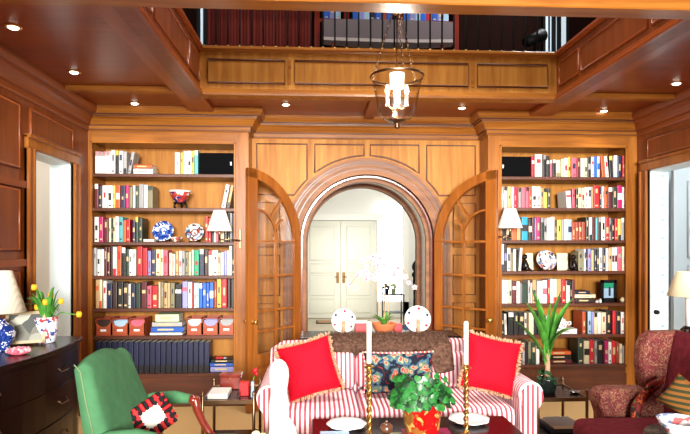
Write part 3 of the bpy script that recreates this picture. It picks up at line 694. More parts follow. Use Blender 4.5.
# black photo frame, shell, trinkets
Y = 5.1; xa, xb = at(601, Y), at(617, Y); zz = RSH[4]; h = zat(280, xa, Y) - zz
t = thing('photo_frame', 'black picture frame with a blue and white photo, fifth shelf of right bookcase', 'picture frame', ((xa + xb) / 2, Y, zz))
m = MB(); f_ = .03
m.box(xa, xb, Y, Y + .015, zz, zz + f_ + .01, b=.003); m.box(xa, xb, Y, Y + .015, zz + h - f_, zz + h, b=.003); m.box(xa, xa + f_, Y, Y + .015, zz, zz + h, b=.003); m.box(xb - f_, xb, Y, Y + .015, zz, zz + h, b=.003)
m.build('frame', BLACK, t)
m = MB(); m.box(xa + .02, xb - .02, Y + .008, Y + .012, zz + .03, zz + h * .62, 0); m.box(xa + .02, xb - .02, Y + .008, Y + .012, zz + h * .62, zz + h - .02, 1)
m.box((xa + xb) / 2, (xa + xb) / 2 + .02, Y + .006, Y + .008, zz + .06, zz + h * .68, 2); m.build('photograph', [BM['l'], BM['g'], BM['n']], t)
m = MB(); m.box((xa + xb) / 2 - .02, (xa + xb) / 2 + .02, Y + .015, Y + .07, zz, zz + .006); m.build('strut', BLACK, t)
x = at(622.8, 5.06); m = MB(); m.ball((x, 5.06, zz + .026), (.028, .026, .026), 0, 16)
tag(m.build('round_shell', BM['c']), 'small round cream shell right of the black photo frame', 'shell')
for k, (px, lb) in enumerate(((597, 'tiny white trinket box beside the cream flat book'), (600.3, 'tiny white trinket box nearest the black photo frame'))):
    x = at(px, 5.05); m = MB(); m.box(x - .012, x + .012, 5.04, 5.065, zz, zz + .02 + .012 * k, 0, b=.004); m.ball((x, 5.052, zz + .024 + .012 * k), .005, 0, 8)
    tag(m.build('trinket_box', PORC), lb, 'box')
# teapot
x = at(562, 5.1); zz = ztp
t = thing('teapot', 'white porcelain teapot with red flowers on a white flat book', 'teapot', (x, 5.1, zz))
m = MB(); m.lathe([(.03, 0), (.034, .006), (.06, .035), (.058, .055), (.035, .072), (.001, .073)], (x, 5.1, zz), 24)
m.tube([(x - .05, 5.1, zz + .03), (x - .075, 5.1, zz + .045), (x - .088, 5.1, zz + .07)], [.016, .011, .007], 8)
m.build('pot_body', PORC, t)
m = MB(); m.tube([(x + .05, 5.1, zz + .055), (x + .085, 5.1, zz + .06), (x + .088, 5.1, zz + .035), (x + .054, 5.1, zz + .025)], .006, 8); m.build('handle', PORC, t)
m = MB(); m.lathe([(.036, .0), (.03, .012), (.008, .02), (.008, .026), (.012, .034), (.001, .04)], (x, 5.1, zz + .071), 20); m.build('lid', PORC, t)
m = MB()
for a, c, q in ((-1.9, .04, 0), (-1.3, .05, 1), (-1.0, .03, 0), (-2.4, .045, 1), (-1.6, .026, 0)): m.ball((x + .057 * cos(a), 5.1 + .057 * sin(a), zz + c), .008, q, 8)
m.build('painted_flower', [BM['r'], BM['b']], t)
x = at(579, 5.06); m = MB(); m.lathe([(.012, 0), (.012, .004), (.003, .01), (.003, .03), (.012, .045), (.013, .06), (.001, .06)], (x, 5.06, RSH[5]), 12)
tag(m.build('small_glass', GLASS), 'tiny clear stemmed glass right of the white flat book', 'glass')

# swing-arm sconces
def sconce(px, ppx, side, zs):
    Y = 4.86; x = at(px, Y); xp = at(ppx, 4.99); zt, zb = zat(210.5, x, Y), zat(231, x, Y)
    if side == 'right': zt, zb = zat(208.5, x, Y), zat(228, x, Y)
    t = thing('wall_sconce', f'brass swing-arm lamp with white tapered shade in front of the {side} bookcase', 'lamp', (xp, 4.99, zb - .1), 'swing-arm lamps on the bookcases')
    m = MB(); rt, rb = (.052, .112)
    m.lathe([(rt, zt - zb), (rb, 0), (rb - .002, 0), (rt - .002, zt - zb)], (x, Y, zb), 28, cap=False); m.build('lamp_shade', SHADE, t)
    m = MB(); m.box(xp - .012, xp + .012, 4.985, 4.998, zb - .16, zb + .02, 0, b=.004)
    m.tube([(xp, 4.985, zb - .08), (xp, 4.93, zb - .08), (x, Y, zb - .075)], .006, 8); m.tube([(x, Y, zb - .09), (x, Y, zb + .05)], [.011, .009], 10)
    m.ball((x, Y, zb - .09), .014, 0, 10); m.ball((xp, 4.93, zb - .08), .011, 0, 10)
    m.build('swing_arm', ABRASS, t)
    m = MB(); m.ball((x, Y, zb + .075), (.022, .022, .032), 0, 12); m.build('bulb', PORC, t)
    l = bpy.data.lights.new('sconce_glow', 'POINT'); l.energy = 2.2; l.color = (1, .84, .6); l.shadow_soft_size = .03
    lo = bpy.data.objects.new('sconce_glow', l); COL.objects.link(lo); lo.location = (x, Y, zb + .14)
sconce(219.5, 240, 'left', 0); sconce(510, 495.5, 'right', 0)

# ------------------------------------------------------------------ arched french doors (leaf built in its own plane, then swung)
def leaf(name, hx, hy, fx, fy, side):
    L = ARC_R - .006; ang = math.atan2(fy - hy, fx - hx)
    o = bpy.data.objects.new(name, None); COL.objects.link(o); o.location = (hx, hy, 0); o.rotation_euler = (0, 0, ang); o['kind'] = 'structure'
    o['label'] = f'arched glazed wooden door leaf standing open {side} of the archway'
    th = .022; cz = ARC_Z; R = L
    def top(x, r=R): return cz + sqrt(max(0, r * r - (L - x) ** 2))
    ri = R - .085
    m = MB()
    # outer shape minus the opening, as a loft of quads: arch rail
    N = 22
    rings = []
    for k in range(N + 1):
        a = pi - (pi / 2) * k / N
        o1 = (L + R * cos(a), cz + R * sin(a)); i1 = (L + ri * cos(a), cz + ri * sin(a))
        rings.append([(o1[0], -th, o1[1]), (i1[0], -th, i1[1]), (i1[0], th, i1[1]), (o1[0], th, o1[1])])
    m.loft(rings, 0, True, True, False)
    m.box(0, R - ri, -th, th, .01, cz); m.box(L - .105, L, -th, th, .01, cz + R)
    m.box(R - ri, L - .105, -th, th, .01, .22); m.box(R - ri, L - .105, -th, th, .40, .50); 
    m.build('door_frame', WDOOR, o, local=True, bevel=.004)
    x0, x1 = R - ri, L - .105; xm = (x0 + x1) / 2
    m = MB(); m.box(x0, x1, -.008, .008, .22, .40); m.box(x0 + .03, x1 - .03, -.014, .014, .25, .37, b=.006); m.build('bottom_panel', WDOOR, o, local=True)
    # glass sheet under the arch
    gp = [(x0, .5), (x1, .5), (x1, top(x1, ri))] + [(L + ri * cos(a), cz + ri * sin(a)) for a in [radians(100) + k * radians(80) / 14 for k in range(15)] if L + ri * cos(a) < x1]
    m = MB(); m.prism(gp, -.002, .002); m.build('glass_pane', DGLASS, o, local=True)
    m = MB(); b = .009
    m.box(xm - b, xm + b, -.012, .012, .5, cz + .02)
    for z in (.70, .88, 1.19, cz): m.box(x0, x1, -.0115, .0115, z - b, z + b)
    def rib(pts):
        rr = []
        for i, p in enumerate(pts):
            q0 = pts[max(0, i - 1)]; q1 = pts[min(len(pts) - 1, i + 1)]
            d = Vector((q1[0] - q0[0], q1[1] - q0[1])).normalized(); n = Vector((-d.y, d.x)) * b
            rr.append([(p[0] + n.x, -.011, p[1] + n.y), (p[0] - n.x, -.011, p[1] - n.y), (p[0] - n.x, .011, p[1] - n.y), (p[0] + n.x, .011, p[1] + n.y)])
        m.loft(rr, 0, True, True, False)
    r2 = x1 - xm
    rib([(x1 + (r2 + .02) * cos(a), cz + (r2 + .06) * sin(a)) for a in [pi - k * (pi / 2) / 10 for k in range(11)]])
    rib([(xm + .01 - (xm - x0) * .45 * (1 - cos(a)), cz + .2 * sin(a)) for a in [k * (pi / 2) / 8 for k in range(9)]])
    am = radians(132); rib([(x1 + (r2 + .02) * cos(am), cz + (r2 + .06) * sin(am)), (L + ri * cos(radians(136)), cz + ri * sin(radians(136)))])
    m.build('muntin', WDOOR, o, local=True)
    for s in (-1, 1):
        m = MB(); M = Matrix.Translation((L - .045, s * th, .795)) @ Matrix.Rotation(-s * pi / 2, 4, 'X')
        m.lathe([(.018, 0), (.02, .004), (.007, .008), (.007, .03), (.017, .036), (.022, .048), (.016, .058), (.001, .06)], (0, 0, 0), 16, 0, M); m.build('door_knob', BRASS, o, local=True)
    return o
leaf('door_1', -.165, 5.195, -.60, 4.735, 'left')
leaf('door_2', 1.15, 5.195, 1.612, 4.755, 'right')

# ------------------------------------------------------------------ hall beyond the arch
HY = 11.0
mb = MB(); mb.box(-1.4, 3.6, HY + .05, HY + .2, 0, 3.3); struct(mb, 'wall_hall_back', WHITE)
mb = MB(); mb.box(-1.55, -1.4, 5.88, HY + .2, 0, 3.3); struct(mb, 'wall_hall_left', WHITE)
mb = MB(); mb.box(2.9, 3.05, 5.88, HY + .2, 0, 3.3); struct(mb, 'wall_hall_right', WHITE)
mb = MB(); mb.box(-1.6, 3.1, 5.89, 6.75, 2.85, 2.95); mb.box(-1.6, 3.1, 6.76, HY + .2, 3.2, 3.35); struct(mb, 'ceiling.001', WHITE)
def paneldoor(name, x0, x1, y, z1, label, hand, m_=DOORW):
    o = bpy.data.objects.new(name, None); COL.objects.link(o); o.location = ((x0 + x1) / 2, y, 0); o['kind'] = 'structure'; o['label'] = label
    m = MB(); m.box(x0, x1, y, y + .045, .01, z1)
    m.build('door_slab', m_, o)
    m = MB(); w = x1 - x0
    for a, b in ((.06, .20), (.24, .44), (.47, .56), (.6, .94)):
        panel(m, rect(x0 + w * .17, x1 - w * .17, z1 * a, z1 * b), y, 0, .008, -1, .012, 0)
    m.build('door_panel', m_, o)
    return o
PX = lambda p: at(p, HY)
xa, xm_, xb = PX(304), PX(340.5), PX(376)
d1 = paneldoor('door_3', xa, xm_ - .004, HY - .04, 1.98, 'left leaf of the white panelled front door in the hall', 1)
d2 = paneldoor('door_4', xm_ + .004, xb, HY - .04, 1.98, 'right leaf of the white panelled front door in the hall', -1)
for d, x in ((d1, PX(337.6)), (d2, PX(343.6))):
    m = MB(); zc = zat(277.5, x, HY)
    m.box(x - .028, x + .028, HY - .052, HY - .041, zc - .11, zc + .11, 0, b=.004)
    m.build('lock_plate', OLDB, d)
    m = MB(); m.tube([(x, HY - .05, zc + .02), (x, HY - .09, zc + .02), (x + (.05 if d is d1 else -.05) * -1, HY - .09, zc + .015)], .011, 8); m.ball((x, HY - .06, zc - .06), .014, 0, 8); m.build('door_handle', OLDB, d)
mb = MB()
mb.box(xa - .14, xa - .005, HY - .05, HY + .05, 0, 2.12, 0, b=.01); mb.box(xb + .005, xb + .03, HY - .05, HY + .05, 0, 2.12); mb.box(xa - .14, xb + .14, HY - .06, HY + .05, 1.99, 2.14, 0, b=.01)
mb.box(PX(402), PX(409), HY - .05, HY + .05, 0, 2.3, 0, b=.01); mb.box(xb + .005, PX(409), HY - .05, HY + .05, 0, .34, 0, b=.01)
struct(mb, 'trim_11', WHITE)
SKYP = mat('daylit_pane', (250, 252, 255), .4, emit=(246, 250, 255), es=5.0)
w = bpy.data.objects.new('window_1', None); COL.objects.link(w); w['kind'] = 'structure'; w.location = (PX(390), HY, .34); w['label'] = 'tall bright sidelight window right of the white front door'
m = MB(); m.box(PX(377.5), PX(401.5), HY - .01, HY + .03, .36, 2.3); m.build('window_pane', SKYP, w)
m = MB(); 
for z in (.9, 1.45, 2.0): m.box(PX(377.5), PX(401.5), HY - .03, HY - .01, z - .008, z + .008)
m.build('window_frame', WHITE, w)
m = MB(); x = PX(324); m.box(x - .16, x + .16, 10.2, 10.6, .0005, .014, 0, b=.004); m.box(x - .13, x + .13, 10.24, 10.56, .014, .0165, 1)
tag(m.build('doormat', [BLACK, FRINGE]), 'small dark-edged patterned doormat below the white front door', 'doormat')
# staircase at the right of the hall
t = thing('staircase', 'white staircase with blue runner and dark newel post in hall', 'staircase', (1.9, 8.3, 0))
for k in range(7):
    m = MB(); x0 = 1.38 + .24 * k; z1 = .17 * (k + 1)
    m.box(x0, 2.88, 7.9, 8.8, z1 - .17, z1 - .03); m.box(x0 - .03, 2.88, 7.88, 8.8, z1 - .03, z1, 0, b=.006); s_ = m.build('step', WHITE, t)
    m = MB(); m.box(x0 - .036, x0 + .24, 8.05, 8.75, z1 + .0005, z1 + .012, 0, b=.004); m.box(x0 - .012, x0 - .001, 8.05, 8.75, z1 - .17, z1 - .03); m.build('runner', BLUEC, s_)
m = MB(); xn = at(414, 7.95); m.lathe([(.05, 0), (.05, .3), (.03, .34), (.035, .5), (.024, .7), (.035, .95), (.03, 1.0), (.05, 1.03), (.05, 1.06), (.02, 1.09), (.045, 1.13), (.05, 1.17), (.03, 1.22), (.001, 1.25)], (xn, 7.86, 0), 16); m.build('newel_post', BLACK, t)
m = MB(); m.tube([(xn, 7.9, 1.0), (2.85, 7.9, 2.05)], .028, 8); m.build('handrail', BLACK, t)
for k in range(5):
    m = MB(); x = 1.5 + .2 * k; m.tube([(x, 7.9, .17 * (int((x - 1.38) / .24) + 1)), (x, 7.9, 1.0 + (x - xn) * .71)], .012, 6); m.build('baluster', WHITE, t)
# wire plant stand
Y = 9.0; xa, xb = at(383.5, Y), at(402.5, Y); zt = zat(294, xa, Y)
t = thing('plant_stand', 'black wire plant stand in the hall before the bright sidelight', 'plant stand', ((xa + xb) / 2, Y, 0))
for x in (xa, xb):
    for y in (Y - .14, Y + .14):
        m = MB(); m.tube([(x, y, 0), (x, y, zt + (.14 if y > Y else .0))], .011, 6); m.build('leg', BLACK, t)
for z in (zt, zt * .55, .12):
    m = MB(); m.box(xa, xb, Y - .14, Y + .14, z - .012, z, 0); m.build('tier', BLACK, t)
for px, c, lb, cc in ((386.5, BM['n'], 'dark violet pot plant at the left of the wire stand', IVYD), (393.5, BM['z'], 'pale green pot plant at the right of the wire stand', BM['z'])):
    x = at(px, Y); t = thing('potted_plant', lb, 'plant', (x, Y, zt))
    m = MB(); m.lathe([(.03, 0), (.045, .09), (.048, .09), (.04, .08), (.001, .08)], (x, Y, zt), 14); m.build('pot', c, t)
    m = MB()
    for k in range(16):
        a = random.uniform(0, 6.28); r = random.uniform(.02, .06); m.ball((x + r * cos(a), Y + r * sin(a), zt + random.uniform(.1, .17)), (.022, .022, .016), 0, 6)
    m.build('foliage', cc, t)

# rooms beyond the side doorways
mb = MB(); mb.box(-3.6, -3.45, 2.5, 7.5, 0, 2.8); mb.box(-3.6, -2.23, 5.5, 5.6, 0, 2.8); mb.box(-3.6, -2.23, 2.4, 2.5, 0, 2.8); struct(mb, 'wall_side_room_left', CREAMP)
mb = MB(); mb.box(-2.75, -2.24, 5.3, 5.45, 0, 2.8); struct(mb, 'wall_side_passage', WHITE)
mb = MB(); mb.box(3.22, 5.2, 5.5, 5.6, 0, 2.8); mb.box(5.1, 5.2, 2.3, 5.5, 0, 2.8); mb.box(3.22, 5.2, 2.2, 2.3, 0, 2.8); struct(mb, 'wall_side_room_right', WHITE2)
mb = MB(); mb.box(-3.6, -2.23, 2.4, 5.6, 2.8, 2.9); struct(mb, 'ceiling.002', WHITE)
mb = MB(); mb.box(3.22, 5.2, 2.2, 5.6, 2.8, 2.9); struct(mb, 'ceiling.003', WHITE)
Y = 5.3
d5 = paneldoor('door_5', 3.62, 4.5, Y, 2.25, 'pale blue-white panelled door in the right side room', 1, WHITE2)

# ------------------------------------------------------------------ gallery above
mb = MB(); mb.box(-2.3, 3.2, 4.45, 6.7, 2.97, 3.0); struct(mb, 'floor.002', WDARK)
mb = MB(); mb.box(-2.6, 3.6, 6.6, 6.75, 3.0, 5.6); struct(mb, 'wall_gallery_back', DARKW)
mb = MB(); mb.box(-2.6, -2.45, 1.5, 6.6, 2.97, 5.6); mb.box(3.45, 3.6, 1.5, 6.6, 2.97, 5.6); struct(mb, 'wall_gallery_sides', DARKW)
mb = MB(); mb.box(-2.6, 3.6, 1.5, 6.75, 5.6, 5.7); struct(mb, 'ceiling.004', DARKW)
t = thing('gallery_railing', 'black iron balustrade with brass feet along the upper gallery edge', 'railing', (CX, 4.38, 3.03))
yR = 4.345
for k in range(30):
    x = at(204 + k * 11.9, yR)
    if x > OX1 - .01: break
    m = MB(); m.tube([(x, yR, 3.03), (x, yR, 3.9)], .0075, 6); b_ = m.build('baluster', BLACK, t)
    m = MB(); m.lathe([(.013, 0), (.013, .012), (.009, .03), (.001, .03)], (x, yR, 3.03), 8); m.build('foot', BRASS, b_)
m = MB(); m.box(OX0, OX1, yR - .03, yR + .03, 3.9, 3.95, 0, b=.01); m.build('handrail', WDARK, t)
# drapes at the gallery's left
t = thing('drapes', 'dark red drapes hanging at the left of the upper gallery', 'curtain', (at(260, 6.4), 6.4, 3.0))
m = MB(); x0, x1 = at(204, 6.4), at(311, 6.4); pts = []
for k in range(81):
    x = x0 + (x1 - x0) * k / 80; pts.append((x, 6.42 + .05 * sin(k * 1.3)))
rings = [[(p[0], p[1], z), ] for p in pts for z in ()]
m.loft([[(p[0], p[1], 3.01), (p[0], p[1], 5.4), (p[0], p[1] + .02, 5.4), (p[0], p[1] + .02, 3.01)] for p in pts], 0, True, True, True); m.build('drape_panel', CURT, t)
# grey settee and bookcase on the gallery
x0, x1 = at(322, 6.0), at(448, 6.0)
t = thing('settee', 'long grey settee with pale trim on the upper gallery', 'settee', ((x0 + x1) / 2, 5.9, 3.0))
m = MB(); n = 24; rings = []
for k in range(n + 1):
    x = x0 + (x1 - x0) * k / n; s = .05 * sin(pi * k / n)
    rings.append([(x, 5.72 - s * 2, 3.68 - s), (x, 5.72 - s * 2, 3.86 - s * .6), (x, 5.86 - s, 3.86 - s * .6), (x, 5.86 - s, 3.68 - s)])
m.loft(rings, 0, True, True, False); m.build('back_rest', GREYS, t)
m = MB(); rings = [[(p[0][0], p[0][1] + .002, p[0][2] - .035), (p[0][0], p[0][1] + .002, p[0][2] - .001), (p[3][0], p[3][1], p[3][2] - .001), (p[3][0], p[3][1], p[3][2] - .035)] for p in rings]
m.loft(rings, 0, True, True, False); m.build('trim_band', mat('pale_trim', (190, 176, 172), .8), t)
m = MB(); m.box(x0 + .05, x1 - .05, 5.75, 6.2, 3.3, 3.45, 0, b=.02); m.build('seat', GREYS, t)
for x in (x0 + .1, x1 - .14):
    for y in (5.76, 6.1):
        m = MB(); m.box(x, x + .04, y, y + .04, 3.0, 3.645); m.build('leg', WRED, t)
x0, x1 = at(317, 6.5), at(452, 6.5)
t = thing('gallery_bookcase', 'reddish open bookcase behind the grey settee on the gallery', 'bookcase', ((x0 + x1) / 2, 6.45, 3.0))
for x in (x0, x0 + (x1 - x0) * .21, x0 + (x1 - x0) * .6, x1):
    m = MB(); m.box(x - .03, x + .03, 6.3, 6.59, 3.0, 4.75); m.build('upright', WRED, t)
for z in (4.12, 4.45, 4.75):
    m = MB(); m.box(x0 + .03, x1 - .03, 6.31, 6.585, z - .04, z); m.build('shelf', WRED, t)
w_ = (x1 - x0); nb = 22; i = 0
for k in range(nb):
    xb_ = x0 + .08 + (w_ - .16) * k / nb; wd = (w_ - .16) / nb - .004
    if any(abs(xb_ + wd / 2 - (x0 + w_ * f)) < .035 + wd / 2 for f in (.21, .6)): continue
    i += 1; c = 'bvlbrbvlnbhbvb'[k % 14]
    m = book_mesh(wd, .2 + .06 * random.random(), .16, c, None, rng)
    o = m.build('book', [BM[c], GOLDL, PAPER], None, (xb_ + wd / 2, 6.33, 4.1205), None, local=True)
    tag(o, f'{BC[c][0]} book, {ORD[i]} from left, in the gallery bookcase above the settee', 'book', 'books in the gallery bookcase')
# gallery windows and telescope
PANE2 = mat('dusky_pane', (200, 215, 225), .4, emit=(190, 212, 225), es=.45)
for n_, px0, px1, Yw, lb in (('window_2', 545, 566, 6.55, 'pale window at the right end of the gallery'), ('window_3', 200.5, 203.5, 5.2, 'thin bright window strip at the left of the gallery')):
    w = bpy.data.objects.new(n_, None); COL.objects.link(w); w['kind'] = 'structure'; w['label'] = lb
    xa, xb = at(px0, Yw), at(px1, Yw); w.location = (xa, Yw, 3.2)
    m = MB(); m.box(xa, xb, Yw, Yw + .03, 3.2, 5.0); m.build('window_pane', PANE2, w)
    m = MB(); m.box(xa - .03, xa, Yw - .02, Yw + .03, 3.2, 5.0); m.box(xb, xb + .03, Yw - .02, Yw + .03, 3.2, 5.0)
    if px1 - px0 > 10:
        for f in (.3, .55): m.box(xa + (xb - xa) * f, xa + (xb - xa) * f + .05, Yw - .02, Yw, 3.2, 5.0)
    m.build('window_frame', BLACK, w)
x = at(534, 5.2); t = thing('telescope', 'black telescope on a tripod beside the gallery window', 'telescope', (x, 5.2, 3.0))
m = MB(); m.tube([(x - .1, 5.15, 3.44), (x + .02, 5.2, 3.5), (x + .1, 5.25, 3.55)], [.05, .055, .065], 12); m.build('tube', BLACK, t)
for a in (0, 2.1, 4.2):
    m = MB(); m.tube([(x + .02, 5.2, 3.45), (x + .02 + .2 * cos(a), 5.2 + .2 * sin(a), 3.0)], .012, 6); m.build('leg', BLACK, t)

# ------------------------------------------------------------------ hanging lantern
x, y = at(397, 3.3), 3.3; zr = zat(77, x, y)
t = thing('hanging_lantern', 'glass bell-jar lantern with brass ring hanging from chains', 'chandelier', (x, y, zat(125, x, y)))
m = MB(); m.lathe([(.163, -.008), (.168, 0), (.163, .008), (.157, 0), (.163, -.008)], (x, y, zr), 40, cap=False); m.build('rim_ring', ABRASS, t)
zb = zat(119, x, y)
m = MB(); m.lathe([(.158, zr - zb + .0), (.142, (zr - zb) * .75), (.126, (zr - zb) * .45), (.116, (zr - zb) * .15), (.085, .0), (.04, -.018), (.012, -.024)], (x, y, zb), 36, cap=False)
g_ = m.build('glass_bell', GLASS, t)
m = MB(); m.lathe([(.05, .0), (.055, .006), (.02, -.012), (.012, -.026), (.02, -.034), (.012, -.046), (.001, -.05)], (x, y, zb - .012), 16); m.build('bottom_finial', ABRASS, t)
zh = zat(12, x, y)
m = MB(); m.lathe([(.006, .05), (.02, .04), (.035, .0), (.03, -.01), (.006, -.02)], (x, y, zh), 14); m.build('crown_cap', ABRASS, t)
m = MB(); m.tube([(x, y, zb - .02), (x, y, zh + .9)], .0045, 8); m.build('stem', ABRASS, t)
for k in range(3):
    a = 2 * pi * k / 3 + .6; p0 = Vector((x + .03 * cos(a), y + .03 * sin(a), zh)); p1 = Vector((x + .16 * cos(a), y + .16 * sin(a), zr + .005))
    m = MB(); n = 15
    for i in range(n):
        c = p0.lerp(p1, (i + .5) / n); c.z -= .05 * sin(pi * (i + .5) / n) * 0
        d = (p1 - p0).normalized(); u = d.cross(Vector((0, 0, 1))).normalized(); w_ = d.cross(u)
        q = u if i % 2 else w_; hl = (p1 - p0).length / n * .62
        m.tube([c + d * hl * cos(b) + q * .008 * sin(b) for b in [2 * pi * j / 10 for j in range(10)]], .0022, 5, 0, True)
    m.build('chain', ABRASS, t)
m = MB(); zc = zat(106, x, y)
m.tube([(x - .06, y, zc), (x - .03, y, zc - .02), (x, y, zc - .01), (x + .03, y, zc - .02), (x + .06, y, zc)], .004, 6)
m.tube([(x, y - .06, zc), (x, y - .03, zc - .02), (x, y, zc - .01), (x, y + .03, zc - .02), (x, y + .06, zc)], .004, 6); m.build('candle_arm', ABRASS, t)
for dx, dy in ((-.06, 0), (.06, 0), (0, -.06), (0, .06)):
    m = MB(); m.lathe([(.014, 0), (.014, .006), (.009, .006), (.009, .07), (.001, .07)], (x + dx, y + dy, zc), 10); c_ = m.build('candle_sleeve', CANDLE, t)
    m = MB(); m.lathe([(.007, 0), (.014, .02), (.011, .04), (.001, .062)], (x + dx, y + dy, zc + .07), 10); m.build('flame_bulb', BULB, c_)
m = MB(); zs_ = zat(82, x, y)
m.lathe([(.042, -.035), (.046, .05), (.04, .05), (.036, -.035)], (x, y, zs_), 20, cap=False); m.build('smoke_shade', mat('bright_glass_shade', (250, 248, 240), .3, emit=(255, 250, 238), es=1.0), t)
l = bpy.data.lights.new('lantern_glow', 'POINT'); l.energy = 34; l.color = (1, .9, .74); l.shadow_soft_size = .08
lo = bpy.data.objects.new('lantern_glow', l); COL.objects.link(lo); lo.location = (x, y, zc + .03)

# ------------------------------------------------------------------ sofa group
SX0, SX1 = -.36, 1.385
t = thing('sofa', 'red and white striped loveseat with rolled arms in front of the arch', 'sofa', (CX, 3.6, 0))
m = MB(); m.box(SX0 + .05, SX1 - .05, 3.28, 3.95, .1, .315, 0, b=.015); m.build('seat_base', SX, t)
w3 = (SX1 - SX0 - .31) / 3
for k in range(3):
    a = SX0 + .155 + w3 * k
    m = MB(); m.box(a + .002, a + w3 - .002, 3.24, 3.8, .318, .465, 0, b=.045); m.build('seat_cushion', SX, t)
for k in range(3):
    a = SX0 + .155 + w3 * k
    M = Matrix.Translation((a + w3 / 2, 3.78, .58)) @ Matrix.Rotation(-.14, 4, 'X')
    m = MB(); m.box(-w3 / 2 + .003, w3 / 2 - .003, -.06, .06, -.115, .13, 0, M, b=.045); m.build('back_cushion', SX, t)
m = MB(); prof = []
n = 20; rings = []
for k in range(n + 1):
    x = SX0 + .03 + (SX1 - SX0 - .06) * k / n; zt = .765 + .02 * sin(pi * k / n) - (.05 if k in (0, n) else 0)
    rings.append([(x, 3.85, .2), (x, 3.88, zt - .05), (x, 3.90, zt - .01), (x, 3.95, zt), (x, 4.01, zt - .02), (x, 4.03, zt - .07), (x, 4.0, .2)])
m.loft(rings, 0, True, True, True); m.build('backrest', SX, t)
for s, xo in ((-1, SX0), (1, SX1)):
    m = MB(); xc = xo - s * .078; zc = .55; R = .078
    pr = [(xc + s * .03, .1), (xc + s * .035, zc - .08)] + [(xc + R * s * cos(a), zc + R * sin(a)) for a in [-.6 + k * (pi + 1.0) / 14 for k in range(15)]] + [(xc - s * .065, .3), (xc - s * .06, .1)]
    m.prism(pr, 3.225, 3.93, 'Y', 0); ob = m.build('arm', SY, t, bevel=.012)
    m = MB(); m.prism([(xc + (p[0] - xc) * .9, .1 + (p[1] - .1) * .975) for p in pr], 3.212, 3.2245, 'Y', 0); m.build('arm_front', SX, ob)
for x in (SX0 + .08, SX1 - .13):
    for y in (3.3, 3.86):
        m = MB(); m.box(x, x + .05, y, y + .05, 0, .1, 0, b=.006); m.build('leg', WDARK, t)

def throw_pillow(px, py, Y, w, h, rot, matA, label, tilt=-.25, th=.07, name='throw_pillow', fringe=True, yaw=0):
    x = at(px, Y); z = zat(py, x, Y)
    o = thing(name, label, 'pillow', (x, Y, z)); N = 14
    M = Matrix.Rotation(yaw, 4, 'Z') @ Matrix.Rotation(tilt, 4, 'X') @ Matrix.Rotation(rot, 4, 'Y')
    m = MB()
    for s in (-1, 1):
        vs = []; fs = []
        for i in range(N + 1):
            for j in range(N + 1):
                u, v = 2 * i / N - 1, 2 * j / N - 1
                pull = 1 - .07 * (1 - v * v) if 1 else 1
                pull2 = 1 - .07 * (1 - u * u)
                b = (max(0, (1 - u ** 4) * (1 - v ** 4))) ** .5
                vs.append((u * w / 2 * pull, s * th * b, v * h / 2 * pull2))
        for i in range(N):
            for j in range(N): fs.append((i * (N + 1) + j, (i + 1) * (N + 1) + j, (i + 1) * (N + 1) + j + 1, i * (N + 1) + j + 1))
        m.add(vs, fs, 0, True, M)
    m.build('cushion_cover', matA, o, local=True)
    if fringe:
        m = MB(); per = []
        K = 26
        for k in range(K):
            u = 2 * k / K - 1
            per += [(u, -1, 0, -1), (u, 1, 0, 1), (-1, u, -1, 0), (1, u, 1, 0)]
        for u, v, du, dv in per + [(1, 1, .7, .7), (-1, 1, -.7, .7), (1, -1, .7, -.7), (-1, -1, -.7, -.7)]:
            p = Vector((u * w / 2 * (1 - .07 * (1 - v * v)), random.uniform(-.008, .008), v * h / 2 * (1 - .07 * (1 - u * u))))
            for q in range(2):
                d = Vector((du + random.uniform(-.5, .5), random.uniform(-.5, .5), dv + random.uniform(-.5, .5))).normalized() * random.uniform(.016, .03)
                m.tube([p, p + d * .6 + Vector((0, random.uniform(-.004, .004), 0)), p + d], [.006, .007, .004], 4, 0, False, M)
        m.build('fringe', FRINGE, o, local=True)
    return o
throw_pillow(309, 368, 3.50, .345, .345, radians(-15), REDP, 'scarlet fringed pillow propped at the left end of the striped sofa')
throw_pillow(491, 364.5, 3.42, .35, .345, radians(13), REDP, 'scarlet fringed pillow propped at the right end of the striped sofa')
throw_pillow(399, 373, 3.56, .47, .27, radians(0), NEEDLE, 'rectangular navy floral needlepoint pillow at the middle of the sofa', tilt=-.22, th=.06, name='needlepoint_pillow', fringe=False)
o = [q for q in bpy.data.objects if q.name.startswith('needlepoint_pillow')][0]
m = MB()
M = Matrix.Rotation(-.22, 4, 'X')
for k in range(34):
    u = -1 + 2 * k / 33
    m.ball((u * .235, 0, .135 * (1 - .07 * (1 - u * u)) + .004), .007, k % 2, 6, M)
    if k < 20: m.ball((-.235 * (1 - .07 * (1 - (2 * k / 19 - 1) ** 2)) - .004, 0, (2 * k / 19 - 1) * .135), .007, k % 2, 6, M)
m.build('braid_trim', [BM['p'], BM['c']], o, local=True)

# brown fur throw over the sofa back
m = MB(); xa, xb = at(331, 3.9), at(447, 3.9); n = 44
prof = []
def furpt(u, v):
    x = xa + (xb - xa) * u
    # v: 0 front hem .. 1 back hem, draped over the back
    hang = .10 + (.07 if u > .82 else 0) + .012 * sin(u * 23)
    pts = [(3.79 - (.0 if u < .8 else .10), .77 - hang - .0), (3.80 - (0 if u < .8 else .04), .755), (3.875, .80), (3.95, .815), (4.03, .795), (4.05, .745), (4.055, .62)]
    t_ = v * 6; i = min(5, int(t_)); f = t_ - i
    return Vector((x, pts[i][0] * (1 - f) + pts[i + 1][0] * f, pts[i][1] * (1 - f) + pts[i + 1][1] * f - (.012 * (1 - 4 * (u - .5) ** 2) * 0)))
rings = [[furpt(i / n, v / 12) for v in range(13)] + [furpt(i / n, v / 12) + Vector((0, .0, -.012)) for v in range(12, -1, -1)] for i in range(n + 1)]
m.loft(rings, 0, True, True, True)
